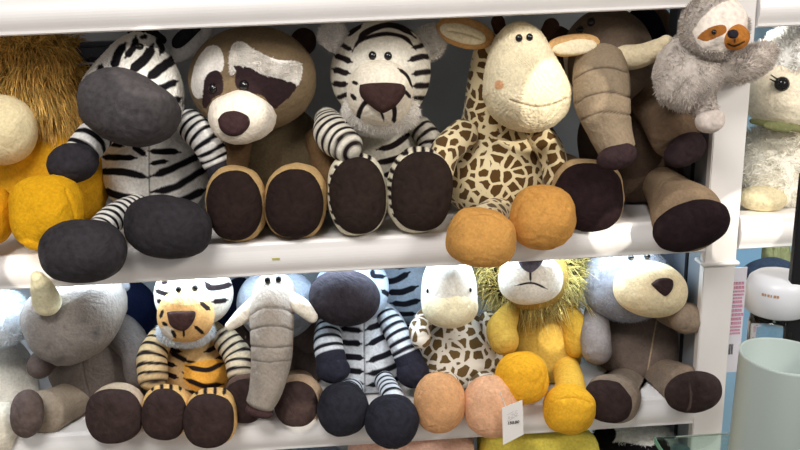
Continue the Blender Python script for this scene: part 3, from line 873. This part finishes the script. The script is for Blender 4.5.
eye(t, 178.5, 289.5, .022, 3, 3.2); eye(t, 195, 288, .022, 3, 3.2)
tube('arm', [(160, 340, .08, 13), (152, 358, .05, 15), (153, 376, .03, 15)], t, col=(212, 184, 140), rings=(4.6, .36, OS, .3))
tube('arm', [(226, 340, .09, 13), (238, 356, .07, 14), (240, 372, .05, 13)], t, col=(226, 210, 182), rings=(4.6, .36, OS, .3))
for (x, y, rx, ry) in ((167, 411, 24, 27), (211, 417, 27, 29)):
    tube('leg', [(x+4, y-6, .08, 18), (x, y-2, .03, 21)], t, col=(214, 162, 92))
    paw(t, x, y, -.018 if x < 200 else -.03, rx, ry, (226, 184, 120), (58, 44, 42), rim=.94, dy=1.5, front=.5, depth=19, marks=[st([(x-16+10*k, y-ry-2), (x-14+9*k, y-ry+7)], 3, OS) for k in range(4)])

# ---- grey elephant with curved tusks
t = toy('plush_elephant', 'small grey plush elephant with two white tusks and a long trunk on the lower shelf', 275, 410, .14, ZB, GL)
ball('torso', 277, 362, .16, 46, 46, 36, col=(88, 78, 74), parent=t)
ball('head', 277, 304, .11, 40, 36, 36, col=(142, 148, 158), parent=t)
ball('ear', 312, 332, .13, 24, 20, 6, rot=-20, col=(110, 100, 96), parent=t)
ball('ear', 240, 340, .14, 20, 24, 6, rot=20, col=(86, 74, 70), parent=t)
tube('trunk', [(274, 292, .06, 21), (272, 310, .025, 22.5), (272, 335, .0, 21.5), (271, 362, -.02, 20), (266, 388, -.035, 17), (260, 404, -.045, 14.5)], t, col=(158, 148, 138), lump=.012, cap=(1, .4), marks=[
    gr([(250, 315), (262, 308), (282, 308), (295, 314)], 1.2, .002, (84, 78, 74)), gr([(250, 330), (264, 326), (280, 326), (294, 330)], 1.2, .002, (84, 78, 74)),
    gr([(250, 346), (264, 347), (280, 347), (293, 346)], 1.2, .002, (84, 78, 74)), gr([(252, 360), (266, 362), (280, 361), (291, 360)], .9, .0014, (110, 102, 96))])
ball('trunk_tip', 259, 411, -.047, 14, 6.5, 10, rot=12, col=(74, 54, 54), parent=t, mat='velour')
eye(t, 267.5, 280, .032, 3.2, 3.6); eye(t, 278.5, 279, .032, 3.2, 3.6)
tube('tusk', [(255, 304, .03, 8), (242, 316, .02, 8), (230, 326, .018, 5)], t, col=(236, 228, 212), lump=.01)
tube('tusk', [(292, 300, .03, 8), (302, 307, .02, 8.5), (312, 317, .018, 6)], t, col=(236, 228, 212), lump=.01)
tube('arm', [(248, 356, .11, 12), (243, 368, .09, 13)], t, col=(84, 66, 62))
paw(t, 246, 398, .018, 22, 24, (104, 84, 76), (58, 44, 42), rim=.94, depth=18, dy=1)
tube('leg', [(296, 388, .10, 20), (299, 397, .05, 22)], t, col=(150, 128, 106))
paw(t, 299, 399, .012, 24, 25, (176, 150, 124), (62, 48, 46), rim=.92, dx=-1.5, dy=2.2, front=.5, depth=19)

# ---- small zebra
ZK = (44, 45, 58)
t = toy('plush_zebra', 'small plush zebra with a black muzzle and black feet on the lower shelf', 370, 410, .14, ZB, GL)
ZS = (26, 26, 34)
ball('torso', 368, 350, .14, 44, 52, 38, col=(222, 226, 232), parent=t, n=150, marks=[
    st([(340, 328), (362, 331)], 5, ZS), st([(365, 330), (384, 322), (396, 312)], 5, ZS), st([(340, 342), (362, 344)], 5, ZS), st([(366, 346), (386, 336), (404, 330)], 5, ZS),
    st([(342, 356), (364, 358)], 5, ZS), st([(366, 362), (388, 354), (404, 346)], 5, ZS), st([(342, 370), (364, 372)], 5, ZS), st([(366, 374), (380, 372), (404, 362)], 5, ZS), st([(366, 386), (388, 382), (404, 376)], 4, ZS), st([(344, 382), (364, 384)], 4, ZS),
    gr([(364, 318), (364, 350), (365, 392)], 1, .0016, (120, 120, 126))])
ball('head', 352, 290, .12, 37, 34, 34, col=(190, 204, 222), parent=t, n=120, marks=[st([(372, 268), (374, 276), (386, 276)], 4, ZS), st([(382, 290), (390, 296)], 4, ZS)])
ball('muzzle', 345, 298, .05, 36, 28, 30, rot=4, col=(48, 44, 50), parent=t, mat='velour', lump=.015)
tube('arm', [(328, 325, .10, 12), (328, 342, .07, 14.5), (332, 362, .045, 15)], t, col=(218, 224, 232), rings=(5.2, .42, ZS, .2), tip=(.80, ZK))
ball('hoof', 333, 369, .035, 17, 14, 14, col=ZK, parent=t, mat='velour')
tube('arm', [(388, 318, .11, 11), (400, 340, .08, 13), (410, 362, .06, 14)], t, col=(218, 224, 232), rings=(6, .42, ZS, .2), tip=(.82, ZK))
ball('hoof', 413, 372, .05, 16, 16, 14, rot=20, col=(44, 44, 56), parent=t, mat='velour')
tube('leg', [(384, 380, .07, 10), (392, 396, .0, 11), (393, 408, -.03, 12)], t, col=(218, 224, 232), rings=(6, .42, ZS, .05))
tube('leg', [(352, 388, .08, 12), (345, 400, .0, 14)], t, col=(218, 224, 232), rings=(5, .42, ZS, .05))
ball('foot', 343, 409, -.03, 26, 27, 24, col=(42, 42, 50), parent=t, mat='velour', lump=.025, marks=[gr([(320, 402), (332, 388), (350, 385), (364, 396)], 1, .0015)])
ball('foot', 392, 421, -.05, 27, 27, 24, col=(42, 42, 51), parent=t, mat='velour', lump=.025, marks=[gr([(368, 414), (378, 401), (392, 397), (406, 402), (414, 412)], 1, .0015)])

# ---- second small zebra lying behind
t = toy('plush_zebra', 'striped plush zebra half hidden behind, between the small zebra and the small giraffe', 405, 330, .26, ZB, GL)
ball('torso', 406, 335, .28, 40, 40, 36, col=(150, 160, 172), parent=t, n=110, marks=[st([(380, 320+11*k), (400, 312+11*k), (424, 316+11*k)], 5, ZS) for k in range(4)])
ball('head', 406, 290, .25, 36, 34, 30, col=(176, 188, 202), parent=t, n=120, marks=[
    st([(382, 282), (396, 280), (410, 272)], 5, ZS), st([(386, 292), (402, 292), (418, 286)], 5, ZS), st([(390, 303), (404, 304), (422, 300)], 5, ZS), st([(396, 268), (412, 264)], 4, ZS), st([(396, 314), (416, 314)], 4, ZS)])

# ---- small giraffe
GS = giraffe_mat(.0205, (106, 84, 48), (234, 228, 216), 'small_giraffe_cloth', .135)
t = toy('plush_giraffe', 'small plush giraffe with a cream face and peach feet on the lower shelf', 458, 410, .14, ZB, GL)
ball('torso', 458, 352, .13, 47, 42, 38, parent=t, mat=GS, egg=.08)
ball('head', 449, 290, .06, 28, 38, 32, col=(236, 232, 222), parent=t, n=110, lump=.012, egg=.1, pw=2.3)
ball('muzzle', 450, 306, .035, 28, 22, 25, col=(236, 226, 192), parent=t, lump=.01)
eye(t, 427.5, 291, .045, 1.3, 2.4); eye(t, 470.5, 290, .045, 1.3, 2.4)
tube('arm', [(424, 318, .09, 9), (420, 330, .06, 11), (421, 339, .05, 10)], t, mat=GS)
tube('arm', [(488, 320, .10, 9), (494, 336, .08, 10)], t, mat=GS)
tube('leg', [(444, 380, .08, 16), (441, 398, .02, 20)], t, mat=GS)
tube('leg', [(482, 382, .08, 16), (490, 400, .01, 20)], t, mat=GS)
PK = (222, 172, 136)
ball('foot', 440, 402, -.022, 26, 30, 25, col=(210, 158, 112), parent=t, pw=2.2, marks=[gr([(418, 396), (426, 380), (440, 374), (456, 382), (462, 396)], 1.0, .0015)])
gf = ball('foot', 491, 406, -.030, 27, 31, 25, col=PK, parent=t, pw=2.25, marks=[gr([(486, 377), (478, 390), (470, 410)], .9, .0014), gr([(486, 377), (500, 386), (512, 392)], .9, .0014)])

# ---- handwritten price tag hanging at the giraffe's foot
pt = thing('price_tag', 'white handwritten price tag hanging by the small giraffe right foot', 'price tag', P(512, 402, -.085))
q = [(502, 408), (522.3, 400), (523.6, 434.5), (503, 445)]
A = [P(x, y, -.085) for x, y in q]; Bk = [a-np.array([0, -.0008, 0]) for a in A]
link_mesh('card', A+Bk, [[3, 2, 1, 0], [4, 5, 6, 7], [0, 1, 5, 4], [1, 2, 6, 5], [2, 3, 7, 6], [3, 0, 4, 7]], solid('white_card', (240, 236, 232), .6), pt, smooth=False)
ux = (A[1]-A[0])/np.linalg.norm(A[1]-A[0]); uy = (A[0]-A[3])/np.linalg.norm(A[0]-A[3])
nrm = np.cross(ux, uy); nrm /= np.linalg.norm(nrm)
if nrm[1] > 0: nrm = -nrm
ink = solid('ink', (52, 44, 66), .7)
pencil = solid('faint_ink', (168, 160, 176), .7)
cu = bpy.data.curves.new('price', 'FONT'); cu.body = '150.00'; cu.size = .0072; cu.align_x = 'CENTER'; cu.align_y = 'CENTER'; cu.shear = .3; cu.offset = .00022
to = bpy.data.objects.new('price', cu); COL.objects.link(to)
bpy.context.view_layer.update()
me = bpy.data.meshes.new_from_object(to.evaluated_get(bpy.context.evaluated_depsgraph_get()))
bpy.data.objects.remove(to)
me.name = 'price_writing'; me.materials.clear(); me.materials.append(ink)
cen = sum(A)/4
W = bpy.data.objects.new('price_writing', me); COL.objects.link(W); W.parent = pt
mw = Matrix.Identity(4)
for i in range(3):
    mw[i][0] = ux[i]; mw[i][1] = uy[i]; mw[i][2] = nrm[i]
pos = cen+nrm*.0015-uy*.0005-np.array(PW[pt.name])
for i in range(3): mw[i][3] = pos[i]
W.matrix_local = mw
VV, FF = [], []
def scrib(pts, wd=.0005):
    pts = smooth_line(pts, 5)
    for a, b in zip(pts[:-1], pts[1:]):
        dr = (b-a)/max(np.linalg.norm(b-a), 1e-9); pn = np.array([-dr[1], dr[0]])*wd/2
        k = len(VV)
        for c in (a-pn, b-pn, b+pn, a+pn): VV.append(cen+nrm*.0005+ux*c[0]+uy*c[1])
        FF.append([k, k+1, k+2, k+3])
scrib([(-.008, .009), (-.006, .013), (-.006, .008)]); scrib([(-.003, .014), (.001, .015), (0, .011), (-.003, .009), (.002, .008)]); scrib([(.005, .015), (.008, .013), (.006, .009), (.003, .012), (.005, .015)])
scrib([(-.009, .017), (-.004, .018), (.002, .019)]); scrib([(.004, .018), (.009, .018)]); scrib([(-.01, .005), (-.004, .006), (.004, .008), (.010, .008)])
link_mesh('faint_drawing', VV, FF, pencil, pt, smooth=False)
# the loop of string
tube('string', [(506, 407, -.083, .5), (503, 400, -.08, .5), (500, 392, -.08, .5)], pt, col=(210, 205, 200), lump=0)

# ---- yellow lion
LY = (208, 172, 80)
t = toy('plush_lion', 'yellow plush lion with a pale muzzle and wispy mane on the lower shelf', 540, 410, .14, ZB, GL)
ball('torso', 541, 342, .14, 40, 50, 38, col=(204, 168, 78), parent=t, egg=.08, marks=[gr([(536, 306), (536, 340), (540, 380)], .9, .0014)])
h = ball('head', 533, 276, .10, 36, 34, 32, col=(170, 142, 76), parent=t)
m1 = ball('mane_base', 534, 272, .14, 52, 38, 26, col=(66, 62, 44), parent=t)
fur(m1, 'mane', 2300, .055, comb=(0, -.2, -.5), k=(1.0, .5, 1.0), col=(206, 190, 122), width=.0008, var=.6, seed=71, droop=.5)
ball('muzzle', 530, 279, .05, 32, 25, 26, col=(240, 234, 222), parent=t, pw=2.3, n=110, marks=[
    st([(530, 266), (531, 282)], 1.8), st([(515, 286), (531, 283), (548, 289)], 1.6)])
nose(t, [(518, 256), (542, 256), (541, 264), (533, 272), (527, 272), (519, 264)], 6, (104, 100, 112))
tube('arm', [(510, 312, .09, 10), (502, 328, .06, 15), (504, 340, .045, 15)], t, col=LY, lump=.02)
tube('arm', [(562, 306, .11, 11), (574, 326, .09, 13), (576, 346, .08, 12)], t, col=(214, 170, 64))
tube('leg', [(530, 368, .09, 18), (523, 376, .03, 22)], t, col=LY)
ball('foot', 521, 378, -.012, 27, 26, 24, col=(228, 168, 42), parent=t, pw=2.2, n=100, marks=[gr([(500, 366), (516, 356), (534, 358), (546, 374), (544, 390)], 1.1, .0017)])
tube('leg', [(566, 366, .08, 13), (570, 384, .02, 15), (569, 400, -.02, 18)], t, col=(224, 178, 70))
ball('foot', 569, 409, -.038, 26, 25, 24, col=(228, 172, 46), parent=t, pw=2.2, n=100, marks=[gr([(546, 408), (556, 400), (576, 398), (592, 403)], 1.1, .0017)])

# ---- grey bear
BG = (104, 94, 88)
t = toy('plush_bear', 'brown grey plush bear with a big cream muzzle on the lower shelf', 640, 410, .13, ZB, GL)
ball('torso', 640, 344, .14, 45, 50, 38, col=(116, 102, 94), parent=t, n=130, marks=[gr([(659, 310), (654, 335), (648, 370)], 1.4, .002, (196, 172, 140))])
h = ball('head', 626, 282, .10, 44, 40, 38, col=(150, 152, 162), parent=t, mat='fuzzy', lump=.02)
fur(h, 'head_fur', 4500, .0055, comb=(0, -.2, -.5), k=(.7, .4, .7), width=.0006, var=.15, seed=81, droop=.2)
ball('muzzle', 650, 289, .035, 37, 28, 30, rot=10, col=(234, 216, 178), parent=t, lump=.01)
nose(t, [(651, 284), (658, 279), (668, 278), (673, 281), (672, 289), (666, 296), (660, 293)], 6, (56, 41, 42))
eye(t, 631, 257.5, .036, 3, 3); eye(t, 647, 256.5, .036, 3, 3)
tube('arm', [(596, 314, .10, 12), (595, 332, .07, 15), (597, 350, .05, 15)], t, col=(138, 130, 128))
tube('arm', [(666, 312, .08, 12), (684, 318, .03, 15)], t, col=(134, 118, 102))
ball('hand', 686, 318, .018, 17, 16, 16, col=(136, 120, 104), parent=t, marks=[gr([(690, 322), (688, 328), (684, 330)], 1, .002)])
tube('leg', [(628, 386, .09, 20), (618, 394, .04, 22)], t, col=(132, 118, 106))
paw(t, 613, 398, .0, 27, 24, (138, 122, 108), (50, 38, 37), rot=6, rim=.9, dx=-5, dy=1, front=.45, depth=20, ty=-12)
tube('leg', [(658, 376, .09, 19), (675, 384, .03, 22), (684, 389, .0, 24)], t, col=(132, 116, 102), cap=(1, .4))
ball('sole', 694, 392, -.050, 30, 21, 14, rot=-4, tx=10, ty=8, col=(56, 44, 42), parent=t, mat='velour')

# coloured packets behind the bear
for i, (x, y, c) in enumerate([(672, 366, (206, 176, 60)), (681, 368, (70, 120, 170)), (690, 369, (190, 60, 50))]):
    p = P(x, y, .22); p[2] = ZB+RH+.03
    o = box('small_packet', p-np.array([.008, .02, .034]), p+np.array([.008, .02, .03+.004*i]), solid('packet_%d' % i, c, .4), bev=.002)
    tag(o, ['yellow', 'blue', 'red'][i]+' packet standing behind the grey bear, beside the post', 'packet', 'small packets behind the grey bear')

# ================================================================== dark shapes behind the rows
def backtoy(name, label, px, py, Y, rx, ry, col, z, group=None, h=None):
    t = toy(name, label, px, py, Y, z, group)
    p = P(px, py, Y)
    b = ball('body', px, py, Y, rx, ry, rx*.7, col=col, parent=t)
    s = mpp(px, py, Y)
    return t, b


GB = 'dark navy plush toys behind the lower row'
backtoy('plush_toy', 'dark navy plush toy showing between the rhino and the orange tiger', 128, 320, .29, 30, 42, (24, 32, 62), ZB, GB)
backtoy('plush_toy', 'dark navy plush toy showing between the orange tiger and the small elephant', 240, 325, .30, 26, 48, (22, 26, 46), ZB, GB)

DECK[0] = None
# ================================================================== on top of the top shelf
t = thing('plush_toy', 'yellow plush toy foot at the upper edge, on the top shelf', 'plush toy', P(40, -20, .0))
ball('foot', 40, -16, .03, 22, 16.5, 18, col=(226, 180, 70), parent=t)
tube('leg', [(40, -40, .12, 16), (40, -20, .06, 18)], t, col=(220, 170, 60))
ball('torso', 44, -70, .17, 40, 50, 40, col=(214, 160, 50), parent=t)

# ================================================================== under the lower shelf
t = toy('plush_toy', 'peach plush toy under the lower shelf, below the small zebra', 410, 470, .05, None, None)
ball('head', 412, 474, .06, 62, 46, 45, col=(244, 200, 178), parent=t, pw=7)
t = toy('plush_toy', 'yellow green plush toy under the lower shelf, below the price tag', 535, 470, .04, None, None)
ball('head', 536, 476, .05, 57, 52, 45, col=(240, 224, 100), parent=t, pw=7)
t = toy('plush_panda', 'black and white fluffy plush toy under the lower shelf, at the glass table', 640, 470, .06, None, None)
b = ball('head', 634, 462, .08, 44, 40, 34, col=(226, 226, 222), parent=t, n=110, mat='fuzzy', pw=2.8, marks=[
    el(604, 434, 12, 12, BLK), po([(594, 446), (620, 442), (650, 446), (664, 440), (672, 470), (594, 470)], BLK)])
fur(b, 'head_fur', 5000, .010, comb=(0, -.3, -.5), k=(.8, .4, .8), width=.0007, var=.08, seed=91, droop=.2)
t = toy('plush_toy', 'pale blue plush toy under the lower shelf, below the small elephant', 300, 480, .05, None, None)
ball('head', 290, 480, .08, 60, 36, 40, col=(170, 196, 220), parent=t, pw=3)

# ================================================================== right bay below, and the table in front
t = thing('gift_bag', 'yellow green fabric bag hanging in the right bay, above the bottle lid', 'bag', P(775, 262, .22))
ball('bag_body', 776, 256, .24, 13, 22, 8, col=(96, 90, 58), parent=t, pw=3.5, lump=.04, mat='velour', marks=[gr([(772, 244), (773, 260)], 1.2, .002), gr([(780, 244), (780, 262)], 1.2, .002)])
t = thing('travel_pillow', 'dark navy curved pillow in the right bay, above the bottle lid', 'pillow', P(770, 290, .16))
tube('pillow_body', [(740, 292, .16, 10), (752, 275, .16, 11), (772, 268, .16, 11), (792, 276, .16, 11), (800, 292, .16, 10)], t, col=(14, 19, 28))

# pink and white notice with a bar code beside the post
pn = thing('printed_notice', 'white notice with pink writing and a bar code, between post and bottle', 'notice', P(742, 330, .04))
ncard = solid('notice_card', (232, 228, 236), .5)
x0, z1 = .6175, P(733, 268, .04)[2]
zb_ = P(733, 372, .04)[2]
box('card', (x0, .04, zb_), (x0+.040, .042, z1), ncard, pn, bev=0)
magenta = solid('pink_ink', (214, 92, 140), .6)
VV, FF = [], []
r_ = random.Random(4)
def quadxz(xa, za, xb, zb2, y=.0395):
    k = len(VV); VV.extend([(xa, y, za), (xb, y, za), (xb, y, zb2), (xa, y, zb2)]); FF.append([k, k+1, k+2, k+3])
zz = z1-.026
while zz > zb_+.075:
    xx = x0+.004
    big = r_.random() < .4
    hh = .0052 if big else .0034
    while xx < x0+.035:
        wl = r_.uniform(.002, .0045)
        # simple strokes like printed characters
        quadxz(xx, zz, xx+wl*.35, zz-hh); quadxz(xx, zz, xx+wl, zz-hh*.28); quadxz(xx+wl*.6, zz-hh*.4, xx+wl, zz-hh)
        xx += wl+.001
    zz -= hh+.0028
link_mesh('pink_writing', VV, FF, magenta, pn, smooth=False)
VV, FF = [], []
xx = x0+.004
while xx < x0+.026:
    wl = r_.choice([.0006, .001, .0016]); quadxz(xx, zb_+.055, xx+wl, zb_+.035); xx += wl+r_.choice([.0007, .0012])
link_mesh('bar_code', VV, FF, black_slot, pn, smooth=False)

# glass table in front
def glass_mat(name, col, rough=.0, tint=(255, 255, 255)):
    return solid(name, tint, rough, trans=1.0, ior=1.45)
g_clear = glass_mat('clear_plastic', None, .02, (236, 240, 242))
g_green = glass_mat('green_glass', None, .04, (206, 232, 222))
pc = P(655, 437, -.12)
tbl = thing('glass_table', 'glass table top with a green edge in the lower right corner', 'table', (.62, -.3, -1.35))
box('glass_top', (pc[0], -.62, pc[2]-.010), (1.1, -.12, pc[2]), g_green, tbl, bev=.001)
edge = solid('glass_edge', (96, 150, 132), .2)
box('glass_edge', (pc[0]-.0012, -.62, pc[2]-.010), (pc[0]-.0001, -.12, pc[2]-.0005), edge, tbl, bev=0)
for (x, y) in ((pc[0]+.03, -.15), (1.07, -.15), (pc[0]+.03, -.59), (1.07, -.59)):
    lathe('leg', (x, y, 0), [(0.0001, -1.35), (.015, -1.35), (.015, pc[2]-.0105), (.0001, pc[2]-.0105)], metal_grey, tbl, n=24)

ZTAB = pc[2]
# frosted container
mint = solid('mint_plastic', (184, 197, 193), .35, spec=.4)
cc = P(776, 356, -.33)
hz = cc[2]-ZTAB
R1 = .0565
prof = [(.0001, ZTAB), (R1*.93, ZTAB), (R1*.97, ZTAB+.004), (R1, cc[2]-.003), (R1+.0006, cc[2]), (R1-.0015, cc[2]+.0008), (R1-.003, cc[2]-.001), (R1-.0045, ZTAB+.006), (.0001, ZTAB+.005)]
lean = Matrix.Translation((cc[0], cc[1], ZTAB)) @ Matrix.Rotation(math.radians(3.2), 4, 'Y') @ Matrix.Translation((-cc[0], -cc[1], -ZTAB))
o = lathe('container', (cc[0], cc[1], 0), [(r*(1-.09*(cc[2]-z)/(cc[2]-ZTAB)), z) for r, z in prof], mint, n=96)
o.matrix_world = lean @ Matrix.Translation(o.location)
tag(o, 'pale mint open cylindrical container in the lower right corner', 'container')

# bottle with white lid
bc = P(777, 300, -.19)
bt = thing('bottle', 'clear bottle with a big white rounded lid, behind the mint container', 'bottle', (bc[0], bc[1], ZTAB))
RL = .043
zl = bc[2]-.016
prof = [(.0001, zl), (RL-.004, zl), (RL, zl+.003), (RL, zl+.040), (RL-.003, zl+.049), (RL-.010, zl+.055), (RL-.022, zl+.058), (.0001, zl+.059)]
lid_m = solid('white_lid', (230, 232, 238), .3)
lathe('lid', (bc[0], bc[1], 0), prof, lid_m, bt, n=80)
RB_ = .036
prof = [(.0001, ZTAB+.001), (RB_-.003, ZTAB+.001), (RB_, ZTAB+.006), (RB_, zl-.02), (RB_-.004, zl-.001), (RB_-.008, zl-.001), (RB_-.004, zl-.02), (RB_-.004, ZTAB+.008), (.0001, ZTAB+.006)]
lathe('bottle_body', (bc[0], bc[1], 0), prof, g_clear, bt, n=80)
# small gilt lettering on the lid's shoulder
VV, FF = [], []
for i, wl in enumerate((.0035, .0025, .003, .002, .0035, .003)):
    a0 = math.radians(-146+i*5.4); a1 = a0+wl/RL
    k = len(VV)
    for a, z in ((a0, zl+.0385), (a1, zl+.0385), (a1, zl+.0345), (a0, zl+.0345)):
        VV.append((bc[0]+(RL+.0003)*math.cos(a), bc[1]+(RL+.0003)*math.sin(a), z))
    FF.append([k+3, k+2, k+1, k])
link_mesh('gilt_lettering', VV, FF, solid('gilt', (190, 150, 120), .5), bt, smooth=False)

# black upright rod at the right edge
pr = P(797, 195, -.22); pr2 = P(791, 268, -.22)
st_ = thing('display_stand', 'black upright stand at the right edge, beside the cream lamb', 'stand', (pr[0]+.02, -.22, ZTAB))
box('upright', (pr[0]+.002, -.225, ZTAB+.003), (pr[0]+.040, -.215, pr[2]+.03), solid('black_stand', (20, 19, 24), .4), st_, bev=.001)
box('foot_plate', (pr[0]-.01, -.26, ZTAB), (pr[0]+.06, -.18, ZTAB+.003), solid('black_stand', (20, 19, 24), .4), st_, bev=.001)

# tiny sticker on the middle rail
sp = P(276, 259, -.0138)
o = box('shelf_sticker', (sp[0]-.006, -.0145, sp[2]-.0015), (sp[0]+.006, -.0132, sp[2]+.0015), solid('sticker', (190, 184, 96), .6), bev=0)
tag(o, 'tiny yellow green sticker on the middle shelf rail', 'sticker')

# ------------------------------------------------------------------ added warm spots: stand-ins for sun patches, one brightening the lamb
for tgt, deg, pw_ in (((556, 98, .0), 2.5, 95), ((612, 232, -.01), 1.5, 90), ((236, 108, .0), 2.0, 60), ((150, 78, .07), 2.2, 60),
                      ((785, 150, .0), 7.5, 22), ((30, 266, -.01), 1.6, 90), ((553, 338, .08), 1.0, 90), ((740, 228, .0), 2.6, 70), ((300, 415, .0), 1.2, 60), ((655, 392, .0), 1.3, 90), ((206, 372, .05), 1.0, 60), ((612, 130, -.03), 2.2, 50)):
    p_ = P(*tgt)
    spot('patch_spot', (p_[0]+.55, -2.2, p_[2]+.85), tuple(p_), deg*1.15, pw_*2.2, (1.0, .93, .80), .10, .004)
